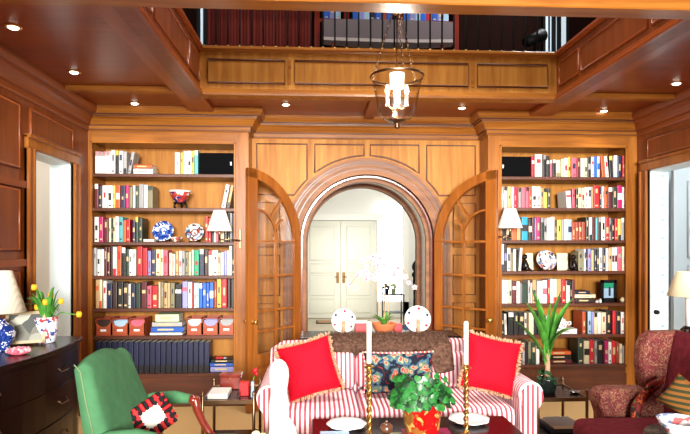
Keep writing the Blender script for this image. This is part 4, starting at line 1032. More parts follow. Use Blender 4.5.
for k in range(5200):
    u, v = random.random(), random.random() * .72
    p = furpt(u, v); q = furpt(u, min(1, v + .02)); q2 = furpt(min(1, u + .01), v)
    nn = (q2 - p).cross(q - p)
    if nn.length < 1e-9: continue
    nn.normalize()
    if nn.z < -.1 and nn.y > 0: nn = -nn
    if v < .2: nn = Vector((0, -1, .1))
    d = (nn + Vector((random.uniform(-.9, .9), random.uniform(-.5, .5), random.uniform(-.9, .3)))).normalized() * random.uniform(.012, .028)
    s = Vector((random.uniform(-1, 1), random.uniform(-1, 1), random.uniform(-1, 1))).normalized() * .0028
    m.add([p - s, p + s, p + d], [(0, 1, 2)], 0)
tag(m.build('fur_throw', FUR), 'shaggy brown fur throw draped over the top of the striped sofa', 'throw')

# sofa table behind, with plates, box and orchid
TZ = .765; TY0, TY1 = 4.10, 4.42
t = thing('console_table', 'narrow dark console table standing behind the striped sofa', 'table', (CX, 4.26, 0))
m = MB(); m.box(CX - .62, CX + .62, TY0, TY1, TZ - .03, TZ, 0, b=.006); m.build('table_top', WDARK, t)
for x in (CX - .58, CX + .53):
    for y in (TY0 + .03, TY1 - .08):
        m = MB(); m.box(x, x + .05, y, y + .05, 0, TZ - .03); m.build('leg', WDARK, t)
SPOT = mat('white_spotted_china', (238, 244, 246), .2, coat=.3)
china_plate(343.5, 0, .095, TZ, 4.28, SPOT, 'white round plate with floral rim behind the left red pillow', tilt=.2, rim='nr', ring=False, post=FRINGE, grp=None)
china_plate(417.5, 0, .105, TZ, 4.28, SPOT, 'white round plate with floral rim behind the fur throw, near stairs', tilt=.2, rim='nr', ring=False, post=FRINGE)
m = MB(); x = at(361, 4.24); m.box(x - .05, x + .05, 4.2, 4.28, TZ, TZ + .09, 0, b=.004); m.box(x - .055, x + .055, 4.195, 4.285, TZ + .09, TZ + .103, 1, b=.003)
tag(m.build('red_box', [REDBX, PORC]), 'red box with white lid between the left plate and orchid', 'box')
m = MB(); x = at(398, 4.32); m.box(x - .035, x + .03, 4.29, 4.36, TZ, TZ + .07, 0, b=.004); tag(m.build('red_box', [REDBX]), 'small plain red box behind the right edge of the terracotta pot', 'box')
x = at(384, 4.24)
t = thing('orchid', 'pale pink orchid with tall stems in a low terracotta pot behind sofa', 'plant', (x, 4.24, TZ))
m = MB(); m.lathe([(.06, 0), (.085, .05), (.095, .075), (.098, .085), (.088, .085), (.08, .065), (.001, .06)], (x, 4.24, TZ), 24); m.build('pot', TERRA, t)
m = MB()
def blade(mb, p0, p1, w, sag, m=0, n=8, fold=.25, up=None):
    p0, p1 = Vector(p0), Vector(p1); d = p1 - p0; side = d.cross(Vector((0, 0, 1)))
    if side.length < .02: side = Vector((1, 0, 0))
    side.normalize(); rows = []
    nn = side.cross(d).normalized()
    for i in range(n + 1):
        f = i / n; c = p0 + d * f; c.z += sag * 4 * f * (1 - f)
        ww = w * (min(1, .45 + 1.6 * f) if f < .4 else 1) * (1 - f ** 3) + .0008
        rows.append([c - side * ww / 2 + nn * ww * fold, c, c + side * ww / 2 + nn * ww * fold])
    mb.loft(rows, m, False, False, True)
for k in range(16):
    a = 2 * pi * k / 16 + random.uniform(-.2, .2); r = random.uniform(.06, .13)
    blade(m, (x, 4.24, TZ + .06), (x + r * cos(a), 4.24 + .7 * r * sin(a), TZ + random.uniform(.09, .17)), .035, .02)
m.build('foliage', LEAF, t)
stems = [((x - .03, 4.24), (at(371, 4.2), 4.2, zat(275, x, 4.2)), (at(350, 4.2), 4.2, zat(285, x, 4.2))),
         ((x + .0, 4.24), (at(381, 4.26), 4.26, zat(264, x, 4.26)), (at(360, 4.24), 4.24, zat(272, x, 4.2))),
         ((x + .03, 4.24), (at(394, 4.24), 4.24, zat(268, x, 4.24)), (at(410, 4.22), 4.22, zat(280, x, 4.24)))]
pf = MB()
for si, (b0, mid, end) in enumerate(stems):
    m = MB(); p0 = Vector((b0[0], b0[1], TZ + .06)); p1 = Vector(mid); p2 = Vector(end); pts = []
    for i in range(19):
        f = i / 18
        pts.append(p0 * (1 - f) ** 2 + (p1 * 2 - (p0 + p2) * .5) * 2 * f * (1 - f) + p2 * f * f)
    m.tube(pts, .0035, 6); s_ = m.build('flower_stem', BM['a'], t)
    for i in range(14):
        c = pts[8 + i * 10 // 13] + Vector((random.uniform(-.05, .05), random.uniform(-.04, .03), random.uniform(-.06, .03)))
        fm = MB()
        for k in range(5):
            a = 2 * pi * k / 5 + i; d = Vector((cos(a), -.25, sin(a)))
            e = Vector((-sin(a), 0, cos(a)))
            L = .025
            fm.add([c, c + d * L * .5 + e * L * .38, c + d * L, c + d * L * .5 - e * L * .38], [(0, 1, 2, 3)], 0)
        fm.ball(tuple(c + Vector((0, -.004, -.003))), .0055, 1, 6)
        fm.build('blossom', [PALEF if (i + si) % 2 else PINKF, BM['p']], s_)

# ------------------------------------------------------------------ coffee table and what stands on it
CZ = .47; X0, X1, Y0, Y1 = -.03, 1.09, 2.15, 3.09
t = thing('coffee_table', 'low dark polished coffee table in front of the striped sofa', 'table', ((X0 + X1) / 2, (Y0 + Y1) / 2, 0))
m = MB(); m.box(X0, X1, Y0, Y1, CZ - .035, CZ, 0, b=.008); m.build('table_top', WDARK, t)
m = MB(); m.box(X0 + .05, X1 - .05, Y0 + .05, Y1 - .05, CZ - .1, CZ - .036); m.build('apron', WDARK, t)
for x in (X0 + .04, X1 - .1):
    for y in (Y0 + .04, Y1 - .1):
        m = MB(); m.box(x, x + .06, y, y + .06, 0, CZ - .1, 0, b=.006); m.build('leg', WDARK, t)
def candlestick(px, Y, ytop, ycan, side):
    x = at(px, Y); zt = zat(ytop, x, Y); zc = zat(ycan, x, Y)
    t = thing('candlestick', f'twisted brass candlestick with a white taper candle, {side} of the ivy pot', 'candlestick', (x, Y, CZ), 'brass candlesticks on the coffee table')
    m = MB(); m.lathe([(.05, 0), (.052, .008), (.035, .014), (.018, .03), (.012, .04), (.001, .04)], (x, Y, CZ), 20); m.build('base', BRASS, t)
    m = MB(); H = zt - CZ - .06
    for ph in (0, pi):
        m.tube([(x + .0085 * cos(f * 30 + ph), Y + .0085 * sin(f * 30 + ph), CZ + .038 + f * H) for f in [k / 90 for k in range(91)]], .0065, 6)
    m.build('twisted_shaft', BRASS, t)
    m = MB(); m.lathe([(.01, 0), (.014, .008), (.026, .014), (.026, .018), (.013, .018), (.014, .034), (.009, .034)], (x, Y, zt - .034), 16); m.build('drip_pan', BRASS, t)
    m = MB(); m.lathe([(.0125, 0), (.0118, (zc - zt) * .97), (.006, (zc - zt)), (.001, zc - zt)], (x, Y, zt - .006), 14); c_ = m.build('candle', CANDLE, t)
    m = MB(); m.tube([(x, Y, zc - .008), (x + .001, Y, zc + .006)], .0012, 5); m.build('wick', BLACK, c_)
candlestick(369, 2.62, 363, 320.5, 'left'); candlestick(466, 2.72, 364, 320, 'right')
def table_plate(px, py, Y, r, label):
    x = at(px, Y); m = MB(); rings = []
    for rr, z in ((.45, .0), (.6, .004), (.8, .012), (1.0, .02), (.99, .024), (.78, .017), (.55, .009), (.01, .008)):
        rings.append([(x + r * rr * (1 + (.03 * cos(8 * a) if rr > .7 else 0)) * cos(a), Y + r * rr * (1 + (.03 * cos(8 * a) if rr > .7 else 0)) * sin(a), CZ + z) for a in [2 * pi * k / 48 for k in range(48)]])
    m.loft(rings); tag(m.build('scalloped_plate', PORC), label, 'plate', 'white plates on the coffee table')
table_plate(346.5, 424, 2.93, .107, 'white scalloped plate left of the left candlestick on the coffee table')
table_plate(469, 420, 2.98, .112, 'white scalloped plate behind the right candlestick on the coffee table')
# books under the ivy pot
xc, Y = at(422, 2.66), 2.66
m = MB(); m.box(xc - .15, xc + .14, Y - .12, Y + .11, CZ + .0005, CZ + .005, 0); m.box(xc - .15, xc + .14, Y - .12, Y + .11, CZ + .02, CZ + .025, 0); m.box(xc - .145, xc + .135, Y - .115, Y + .105, CZ + .005, CZ + .02, 1); m.box(xc - .15, xc + .14, Y + .105, Y + .11, CZ, CZ + .025, 0)
tag(m.build('book', [BM['e'], PAPER]), 'large olive book at the bottom beneath the red ivy pot', 'book')
m = MB(); zz = CZ + .0255; m.box(xc - .09, xc + .15, Y - .1, Y + .1, zz, zz + .004, 0); m.box(xc - .09, xc + .15, Y - .1, Y + .1, zz + .016, zz + .02, 0); m.box(xc - .085, xc + .145, Y - .095, Y + .095, zz + .004, zz + .016, 1)
tag(m.build('book', [BM['u'], PAPER]), 'magenta book directly beneath the red and gold ivy pot', 'book')
zz = CZ + .0455 + .0005
t = thing('potted_ivy', 'bushy green ivy in a tapered red and gold cachepot on the coffee table', 'plant', (xc, Y, zz))
m = MB(); H = zat(403, xc, Y) - zz; rings = []
for r, z in ((.078, 0), (.082, .004), (.1, H), (.103, H + .004), (.096, H + .004), (.09, H * .8), (.001, H * .8)):
    rings.append([(xc + r * cos(2 * pi * k / 32), Y + r * .85 * sin(2 * pi * k / 32), zz + z + (.008 * (k % 4 == 0) if r > .097 and r < .1009 else 0)) for k in range(32)])
m.loft(rings); m.build('cachepot', TOLE, t)
m = MB()
for k in range(24):
    if k % 3: continue
    a = 2 * pi * k / 24; m.box(-.008, .008, -.001, .002, 0, .012, 0, Matrix.Translation((xc + .1015 * cos(a), Y + .0865 * sin(a), zz + H - .004)) @ Matrix.Rotation(a + pi / 2, 4, 'Z'))
m.build('rim_notch', PORC, t)
def ivyleaf(mb, c, nrm, up, s, m):
    nrm = nrm.normalized(); up = (up - nrm * up.dot(nrm)).normalized(); sd = up.cross(nrm)
    sh = [(0, -.45), (.4, -.6), (.75, -.2), (.6, .35), (0, .85), (-.6, .35), (-.75, -.2), (-.4, -.6)]
    vs = [c] + [c + sd * a * s + up * b * s - nrm * (abs(a) * .25 * s) for a, b in sh]
    mb.add(vs, [(0, i, i % 8 + 1) for i in range(1, 9)], m, True)
m = MB(); top = zz + H; spx = 540 / 2.68
for k in range(420):
    a = random.uniform(0, 2 * pi); f = random.random() ** .6
    el = random.uniform(.05, 1.45)
    r = .155 * f; c = Vector((xc - .005 + r * cos(a) * 1.02 * cos(el * .6), Y + r * .8 * sin(a) * cos(el * .6), top - .01 + .165 * f * sin(el)))
    if k % 5 == 0: c = Vector((xc + (.12 + .04 * random.random()) * cos(a), Y + .12 * sin(a), top + random.uniform(.0, .06)))
    n_ = Vector((cos(a) * .6, sin(a) * .6 - .5, .5 + random.uniform(-.3, .3)))
    ivyleaf(m, c, n_, Vector((cos(a), sin(a), -.4)) + Vector((random.uniform(-.5, .5), 0, random.uniform(-.5, .5))), random.uniform(.018, .028), 0 if random.random() < .72 else 1)
m.build('foliage', [IVY, IVYD], t)
m = MB()
for k in range(10):
    a = 2 * pi * k / 10; m.tube([(xc + .03 * cos(a), Y + .03 * sin(a), zz + H * .8), (xc + .07 * cos(a), Y + .06 * sin(a), top + .05), (xc + .13 * cos(a), Y + .1 * sin(a), top + .03)], .002, 5)
m.build('vine', IVYD, t)
# carved ball ornament, bell, snuffer, card, book
x, Y = at(386.5, 2.72), 2.72
t = thing('snuff_bottle', 'small round brown ornament on a dark stand beside the left candlestick', 'ornament', (x, Y, CZ))
m = MB(); m.lathe([(.022, 0), (.024, .006), (.01, .014), (.01, .03), (.018, .036), (.001, .036)], (x, Y, CZ), 14); m.build('stand', BLACK, t)
m = MB(); m.ball((x, Y, CZ + .062), (.034, .032, .03), 0, 16); m.lathe([(.008, 0), (.006, .012), (.001, .014)], (x, Y, CZ + .09), 8); m.build('ball', mat('brown_agate', (96, 62, 44), .2, var=.4, coat=.4), t)
m = MB(); x, Y = at(459, 2.62), 2.62
m.lathe([(.006, .03), (.012, .024), (.018, .002), (.016, .0)], (x, Y, CZ + .001), 12); m.tube([(x, Y, CZ + .03), (x - .05, Y + .01, CZ + .03), (x - .11, Y + .02, CZ + .012)], .003, 6)
tag(m.build('candle_snuffer', BRASS), 'small brass candle snuffer lying left of the right candlestick', 'candle snuffer')
m = MB(); x, Y = at(335, 2.74), 2.74; m.box(x - .075, x + .075, Y - .1, Y + .09, CZ + .0005, CZ + .016, 0, b=.002)
tag(m.build('book', [BM['l']]), 'pale blue-white book lying in front of the left scalloped plate', 'book')

# little round table with white bird and roses, left of the coffee table
x, Y = -.215, 2.76
t = thing('occasional_table', 'small round dark table carrying the white bird and cream roses', 'table', (x, Y, 0))
m = MB(); m.lathe([(.001, .43), (.142, .43), (.147, .437), (.142, .445), (.001, .445)], (x, Y, 0), 32); m.build('table_top', WDARK, t)
m = MB(); m.lathe([(.03, .04), (.018, .1), (.025, .2), (.016, .3), (.03, .43)], (x, Y, 0), 16); m.build('pedestal', WDARK, t)
for k in range(3):
    a = 2 * pi * k / 3 + .5; m = MB(); m.tube([(x + .02 * cos(a), Y + .02 * sin(a), .1), (x + .08 * cos(a), Y + .08 * sin(a), .06), (x + .14 * cos(a), Y + .14 * sin(a), .012)], [.014, .012, .012], 8); m.build('foot', WDARK, t)
bx_, by_ = at(279, 2.78), 2.78; z0 = .445
t = thing('bird_figurine', 'tall bright white porcelain bird figurine in front of sofa left arm', 'figurine', (bx_, by_, z0))
m = MB()
pr = [(.06, 0), (.066, .01), (.056, .03), (.05, .08), (.053, .15), (.052, .2), (.044, .25), (.042, .275), (.048, .31), (.052, .35), (.048, .385), (.034, .412), (.014, .428), (.001, .43)]
m.lathe(pr, (bx_, by_, z0), 22, 0, None, 1, .9)
m.build('bird_body', PORC, t)
m = MB(); m.tube([(bx_ + .02, by_ + .02, z0 + .12), (bx_ + .06, by_ + .04, z0 + .05), (bx_ + .085, by_ + .05, z0 + .012)], [.03, .03, .014], 10); m.build('tail', PORC, t)
m = MB()
for s in (-1, 1): m.ball((bx_ + s * .037, by_ + .008, z0 + .17), (.016, .036, .085), 0, 12)
m.build('wing', PORC, t)
m = MB(); m.tube([(bx_ - .0, by_ - .035, z0 + .36), (bx_ - .004, by_ - .058, z0 + .35), (bx_ - .004, by_ - .062, z0 + .335)], [.012, .008, .002], 8); m.build('beak', PORC, t)
x, Y = at(257.5, 2.74), 2.74
t = thing('rose_bowl', 'low bowl of cream roses beside the white bird figurine', 'flowers', (x, Y, .445))
m = MB(); bowl(m, x, Y, .445, .045, .03); m.build('bowl_body', PORC, t)
CRM = mat('cream_rose', (244, 230, 176), .6, var=.1)
for k, (dx, dy, dz) in enumerate(((-.03, 0, .045), (.02, -.02, .05), (.025, .025, .048), (-.01, .03, .058), (-.005, -.03, .055))):
    m = MB(); c = Vector((x + dx, Y + dy, .445 + dz))
    for q in range(7):
        a = q * 2.4; rr = .004 + .0022 * q
        m.ball(tuple(c + Vector((rr * cos(a), rr * sin(a), -.0008 * q))), (.011, .011, .012), 0, 7)
    m.build('rose', CRM, t)

# ------------------------------------------------------------------ side tables
def etagere(label, xa, xb, ya, yb, zt, front_post):
    t = thing('side_table', label, 'side table', ((xa + xb) / 2, (ya + yb) / 2, 0), 'brass and dark wood side tables beside the sofa')
    for z, n_ in ((zt, 'table_top'), (.2, 'lower_shelf')):
        m = MB(); m.box(xa + .01, xb - .01, ya + .01, yb - .01, z - .018, z, 0, b=.003); m.build(n_, WDARK, t)
    m = MB()
    m.box(xa, xb, ya - .004, ya + .012, zt - .02, zt + .006, 0, b=.002); m.box(xa, xb, yb - .012, yb + .004, zt - .02, zt + .006, 0, b=.002)
    m.box(xa - .004, xa + .012, ya, yb, zt - .02, zt + .006, 0, b=.002); m.box(xb - .012, xb + .004, ya, yb, zt - .02, zt + .006, 0, b=.002)
    m.build('gallery_rail', ABRASS, t)
    for x in (xa + .004, xb - .004):
        for y in (ya + .004, yb - .004):
            m = MB(); m.lathe([(.010, 0), (.010, zt + .02), (.006, zt + .025), (.011, zt + .04), (.006, zt + .055), (.001, zt + .06)], (x, y, 0), 10); m.build('post', ABRASS, t)
    return t
LT = .50
etagere('small brass-railed side table between the green armchair and the sofa', -.705, -.385, 3.36, 3.74, LT, 0)
Y = 3.5
x = at(219.5, Y); m = MB(); m.box(x - .06, x + .065, Y - .09, Y + .08, LT + .0005, LT + .03, 0, b=.003); m.box(x - .055, x + .06, Y - .092, Y + .075, LT + .006, LT + .024, 1)
tag(m.build('book', [BM['w'], PAPER]), 'white book lying on the side table beside the green armchair', 'book')
x = at(231, 3.66); m = MB(); m.box(x - .07, x + .07, 3.63, 3.72, LT + .0005, LT + .085, 0, b=.005); m.box(x - .073, x + .073, 3.627, 3.723, LT + .085, LT + .1, 0, b=.004); m.ball((x, 3.627, LT + .075), .006, 1, 8)
tag(m.build('wooden_box', [WRED, BRASS]), 'dark red wooden lidded box at the back of the left side table', 'box')
x = at(244.5, 3.5); m = MB(); m.box(x - .03, x + .03, 3.47, 3.53, LT + .0005, LT + .085, 0, b=.003)
tag(m.build('red_box', [REDBX]), 'square red box standing on the left side table', 'box')
x = at(238.5, 3.43); m = MB(); m.lathe([(.012, 0), (.014, .03), (.017, .036), (.012, .036), (.001, .005)], (x, 3.43, LT + .0005), 14); tag(m.build('glass_votive', GLASS), 'small clear glass votive before the red box', 'glass')
x = at(252.6, 3.44)
t = thing('bud_vase', 'slim blue-white bud vase holding a single red flower', 'vase', (x, 3.44, LT))
m = MB(); m.lathe([(.012, 0), (.013, .01), (.009, .07), (.01, .1), (.008, .1), (.001, .02)], (x, 3.44, LT + .0005), 14); m.build('vase_body', BM['l'], t)
m = MB(); m.tube([(x, 3.44, LT + .05), (x + .005, 3.44, LT + .11), (x + .012, 3.435, LT + .135)], .003, 6); m.build('flower_stem', LEAF, t)
m = MB()
for k in range(7):
    a = k * .9; m.ball((x + .016 + .009 * cos(a), 3.435 + .008 * sin(a), LT + .15 + .004 * k), (.012, .01, .016), 0, 8)
m.build('petal', REDBX, t)
RT = .445
etagere('dark side table with brass posts at the right end of the sofa', 1.46, 1.80, 3.5, 3.86, RT, 0)
Y = 3.68
m = MB(); x = at(561, 3.62); m.box(x - .11, x + .1, 3.53, 3.75, .2005, .235, 0, b=.004); tag(m.build('book', [BM['n']]), 'large dark album on the lower shelf of the right side table', 'book')
m = MB(); m.box(x - .09, x + .1, 3.525, 3.72, .2355, .239, 0); m.box(x - .09, x + .1, 3.525, 3.72, .252, .256, 0); m.box(x - .085, x + .095, 3.53, 3.715, .239, .252, 1)
tag(m.build('book', [BM['w'], PAPER]), 'white book lying on the dark album under the right side table', 'book')
x, Y = at(547, 3.66), 3.66
t = thing('potted_dracaena', 'tall strap-leaf green plant in a dark pot on the right side table', 'plant', (x, Y, RT))
m = MB(); m.lathe([(.05, 0), (.065, .05), (.07, .09), (.074, .1), (.064, .1), (.06, .085), (.001, .08)], (x, Y, RT + .0005), 22); m.build('pot', mat('dark_glazed_pot', (26, 34, 30), .2, coat=.4), t)
m = MB(); m.tube([(x, Y, RT + .08), (x + .005, Y, RT + .18), (x + .003, Y, RT + .3)], [.02, .017, .014], 10); m.build('trunk', FRINGE, t)
crz = RT + .27
dirs = [(-.12, -.02, .46), (-.17, -.03, .36), (.02, -.02, .36), (.10, -.01, .44), (.2, .02, .38), (-.26, .02, .24), (.17, -.05, .17), (-.05, .05, .4), (.1, .06, .28)]
for k, (dx, dy, dz) in enumerate(dirs):
    m = MB(); blade(m, (x, Y, crz - .04 * (k % 3)), (x + dx, Y + dy, crz + dz), .078, .02 + .03 * (abs(dx) > .15), 0, 10); m.build('leaf', LEAF, t)
m = MB()
for k in range(40):
    a = random.uniform(0, 6.28); r = random.uniform(.03, .1); ivyleaf(m, Vector((x + r * cos(a), Y + r * sin(a), RT + .1 + random.uniform(-.04, .05))), Vector((cos(a), sin(a), .6)), Vector((cos(a), sin(a), -.3)), .02, 0)
m.build('underplanting', IVYD, t)
x = at(534.5, 3.58); m = MB(); bowl(m, x + .03, 3.58, RT + .0005, .03, .045); tag(m.build('small_cup', BLUEW), 'small blue and white cup beside the dark plant pot', 'cup')
x = at(577, 3.62); m = MB(); m.lathe([(.02, 0), (.03, .012), (.03, .016), (.001, .006)], (x - .02, 3.62, RT + .0005), 16); tag(m.build('silver_dish', mat('silver', (200, 200, 200), .2, 1)), 'small silver dish at the right edge of the right side table', 'dish')

# ------------------------------------------------------------------ green armchair (faces right)
t = thing('armchair', 'green upholstered armchair with carved mahogany arms at the left', 'armchair', (-.72, 2.57, 0))
ya, yb = 2.28, 2.86
m = MB(); n = 16; rings = []
for k in range(n + 1):
    v = k / n; y = ya + (yb - ya) * v
    # serpentine crest: dips at the near corner, peak towards the far side
    tv = [.965, .976, .984, .986, .984, .978, .968, .955, .938, .942, .925]
    q = min(9, int(v * 10)); top = tv[q] + (tv[q + 1] - tv[q]) * (v * 10 - q)
    rx = lambda z: -.845 + .05 * v - (z - .42) * (.18 + .18 * v)
    bz = .40; puff = .03 * max(0, sin(pi * v)) ** .5
    rings.append([(rx(bz) + .02, y, bz), (rx(.6) + puff + .01, y, .6), (rx(.8) + puff, y, .8), (rx(top - .03) + puff * .6, y, top - .03), (rx(top) - .02, y, top), (rx(top) - .055, y, top - .02), (rx(.7) - .07, y, .7), (rx(bz) - .06, y, bz)])
m.loft(rings, 0, True, True, True); bk = m.build('backrest', GREEN, t)
PIPE = mat('pale_piping', (112, 134, 92), .8)
m = MB(); m.tube([(p[0] - .035, p[1] - .001, p[2]) for p in [rings[0][1], rings[0][2], rings[0][3], rings[0][4]]], .003, 6)
m.build('piping', PIPE, bk)
m = MB(); m.box(-.86, -.37, ya + .01, yb - .01, .34, .49, 0, b=.05); m.build('seat', GREEN, t)
for s, y in ((-1, ya - .005), (1, yb + .005)):
    m = MB(); m.tube([(-.93, y, .64), (-.85, y, .66), (-.74, y, .665), (-.665, y, .655)], [.026, .032, .034, .024], 10); m.build('arm_pad', GREEN, t)
    m = MB(); m.tube([(-.66, y, .655), (-.635, y, .65), (-.625, y, .60), (-.60, y, .54), (-.565, y, .48), (-.52, y, .43), (-.50, y, .36)], [.024, .026, .022, .02, .02, .022, .024], 10); m.ball((-.645, y, .65), (.03, .03, .025), 0, 10); m.build('arm_support', WRED, t)
for x in (-.9, -.43):
    for y in (ya + .03, yb - .03):
        m = MB(); m.tube([(x, y, .36), (x - (.04 if x < -.8 else 0), y, 0)], [.026, .018], 8); m.build('leg', WRED, t)
m = MB(); m.box(-.88, -.39, ya + .02, yb - .02, .28, .335, 0, b=.01); m.build('seat_rail', WRED, t)
o = throw_pillow(152, 417, 2.6, .14, .12, radians(-28), BM['w'], 'white-centred pillow with red and black plaid border on the green armchair', tilt=-.3, th=.035, name='plaid_pillow', fringe=False, yaw=.5)
M = Matrix.Rotation(.5, 4, 'Z') @ Matrix.Rotation(-.3, 4, 'X') @ Matrix.Rotation(radians(-28), 4, 'Y')
m = MB(); w, h = .165, .14
for k in range(9):
    u = -1 + 2 * (k + .5) / 9
    for v in (-1, 1):
        m.box(u * w / 2 - w / 18, u * w / 2 + w / 18, -.03, .03, v * h / 2 * .74 - .032, v * h / 2 * .74 + .032, k % 2, M, b=.004)
        m.box(v * w / 2 * .74 - .034, v * w / 2 * .74 + .034, -.0295, .0295, u * h / 2 - h / 18, u * h / 2 + h / 18, (k + 1) % 2, M, b=.004)
m.build('plaid_border', [BLACK, REDBX], o, local=True)

# ------------------------------------------------------------------ bow-front chest at the left wall
t = thing('chest_of_drawers', 'dark polished bow-front chest of drawers by the left doorway', 'chest', (-1.85, 3.2, 0))
ol = [(XL + .06, 3.80), (-1.66, 3.80), (-1.60, 3.78), (-1.575, 3.7)] + [(-1.545 - .22 * ((y - 3.3) / .9) ** 2 - (.0 if y > 3.2 else .03 * (3.2 - y)), y) for y in (3.6, 3.5, 3.4, 3.3, 3.2, 3.1, 3.0, 2.9, 2.8, 2.7, 2.6, 2.5)] + [(XL + .06, 2.45)]
def inset(poly, d):
    cx = -1.85; cy = 3.15
    return [(cx + (p[0] - cx) * (1 - d / .3), cy + (p[1] - cy) * (1 - d / .65)) for p in poly]
m = MB(); m.prism(ol, .815, .84, 'Z'); m.build('chest_top', WDARK, t, bevel=.006)
m = MB(); m.prism(inset(ol, .02), .06, .815, 'Z'); m.build('chest_body', WDARK, t)
oi = inset(ol, .012)
for r, (z0, z1) in enumerate(((.62, .79), (.42, .6), (.22, .4))):
    seg = [p for p in oi if 2.5 < p[1] < 3.62]
    m = MB(); m.loft([[(p[0], p[1], z0), (p[0], p[1], z1), (p[0] - .012, p[1], z1), (p[0] - .012, p[1], z0)] for p in seg], 0, True, True, False); d_ = m.build('drawer', WDARK, t)
    for yy in (3.42, 2.85):
        p = min(seg, key=lambda q: abs(q[1] - yy)); zc = (z0 + z1) / 2
        m = MB(); m.tube([(p[0] + .002, p[1] - .05, zc + .01), (p[0] + .02, p[1] - .04, zc - .01), (p[0] + .022, p[1] + .04, zc - .01), (p[0] + .002, p[1] + .05, zc + .01)], .004, 6); m.build('drawer_pull', ABRASS, d_)
for p in ((-1.68, 3.7), (XL + .1, 3.7), (XL + .1, 2.55), (-1.76, 2.6)):
    m = MB(); m.box(p[0] - .03, p[0] + .03, p[1] - .03, p[1] + .03, 0, .06); m.build('foot', WDARK, t)
KZ = .84
x, Y = -1.875, 3.3
t = thing('table_lamp', 'blue and white jar lamp with pleated cream shade on the chest', 'lamp', (x, Y, KZ))
zb = zat(312, x, Y); zt = zat(271, x, Y)
m = MB(); m.lathe([(.05, 0), (.055, .012), (.05, .02), (.075, .06), (.085, .1), (.07, .14), (.035, .165), (.03, .185), (.001, .185)], (x, Y, KZ), 28); m.build('lamp_base', BLUEW, t)
m = MB(); m.tube([(x, Y, KZ + .18), (x, Y, zt - .02)], .006, 8); m.build('stem', BRASS, t)
m = MB(); m.lathe([(.065, zt - zb), (.14, 0), (.138, 0), (.063, zt - zb)], (x, Y, zb), 40, cap=False); m.build('lamp_shade', SHADEL, t)
x, Y = at(46, 3.55), 3.55
t = thing('tulip_vase', 'white painted cachepot full of yellow tulips on the dark chest', 'flowers', (x, Y, KZ))
m = MB(); m.lathe([(.05, 0), (.056, .006), (.068, .06), (.07, .12), (.073, .165), (.066, .165), (.06, .11), (.001, .1)], (x, Y, KZ + .0005), 28); m.build('cachepot', IMARI if 0 else cells('white_blue_red_china', [(0, (236, 238, 246)), (.56, (70, 82, 150)), (.7, (236, 238, 246)), (.86, (176, 70, 74))], 48, .15), t)
fl = [(34, 288), (51, 296), (61, 302), (37, 308), (27, 315.5), (79, 315), (45, 303)]
for k, (px, py) in enumerate(fl):
    yy = Y - .03 + .02 * (k % 3); fx = at(px, yy); fz = zat(py, fx, yy)
    m = MB(); m.tube([(x, Y, KZ + .12), (x + (fx - x) * .45, (Y + yy) / 2, KZ + .15 + (fz - KZ - .12) * .75), (fx, yy, fz)], .004, 6); s_ = m.build('flower_stem', LEAF, t)
    m = MB()
    for q in range(6):
        a = q * pi / 3; m.ball((fx + .009 * cos(a), yy + .009 * sin(a), fz + .004), (.0095, .0095, .02), 0, 8)
    m.build('tulip_bloom', YEL, s_)
m = MB()
for k in range(34):
    a = random.uniform(0, 6.28); r = random.uniform(.04, .17)
    blade(m, (x + .03 * cos(a), Y + .03 * sin(a), KZ + .13), (x + r * cos(a), Y + r * .7 * sin(a), KZ + random.uniform(.17, .37)), .026, .05)
m.build('foliage', LEAF, t)
x, Y = at(21.5, 3.42), 3.42
t = thing('leaning_picture', 'tilted grey picture in a gilt frame behind the jar lamp', 'picture', (x, Y, KZ))
M = Matrix.Translation((x + .01, Y + .02, KZ + .012)) @ Matrix.Rotation(.35, 4, 'Z') @ Matrix.Rotation(-.3, 4, 'X') 
m = MB(); w, h = .22, .2
m.box(-w / 2, w / 2, -.008, .008, 0, .018, 0, M); m.box(-w / 2, w / 2, -.008, .008, h - .018, h, 0, M); m.box(-w / 2, -w / 2 + .018, -.008, .008, 0, h, 0, M); m.box(w / 2 - .018, w / 2, -.008, .008, 0, h, 0, M)
m.build('frame', mat('gilt_frame', (176, 156, 118), .4), t)
m = MB(); m.box(-w / 2 + .015, w / 2 - .015, -.003, .003, .015, h - .015, 0, M); m.build('print', cells('grey_print', [(0, (110, 110, 100)), (.4, (150, 150, 138)), (.7, (66, 70, 66)), (.85, (180, 178, 164))], 14, .6), t)
x, Y = at(19, 3.16), 3.16
m = MB()
for k in range(26):
    a = k * 2.4; r = .011 * sqrt(k); m.ball((x + r * cos(a), Y + r * sin(a), KZ + .022 + .012 * (1 - r / .06)), (.016, .016, .014), k % 3, 7)
m.lathe([(.03, 0), (.055, .012), (.05, .018), (.001, .01)], (x, Y, KZ + .0005), 20, 2)
tag(m.build('flower_ornament', [PINKF, PALEF, BM['p']]), 'pink porcelain flower cluster at the front of the dark chest', 'ornament')

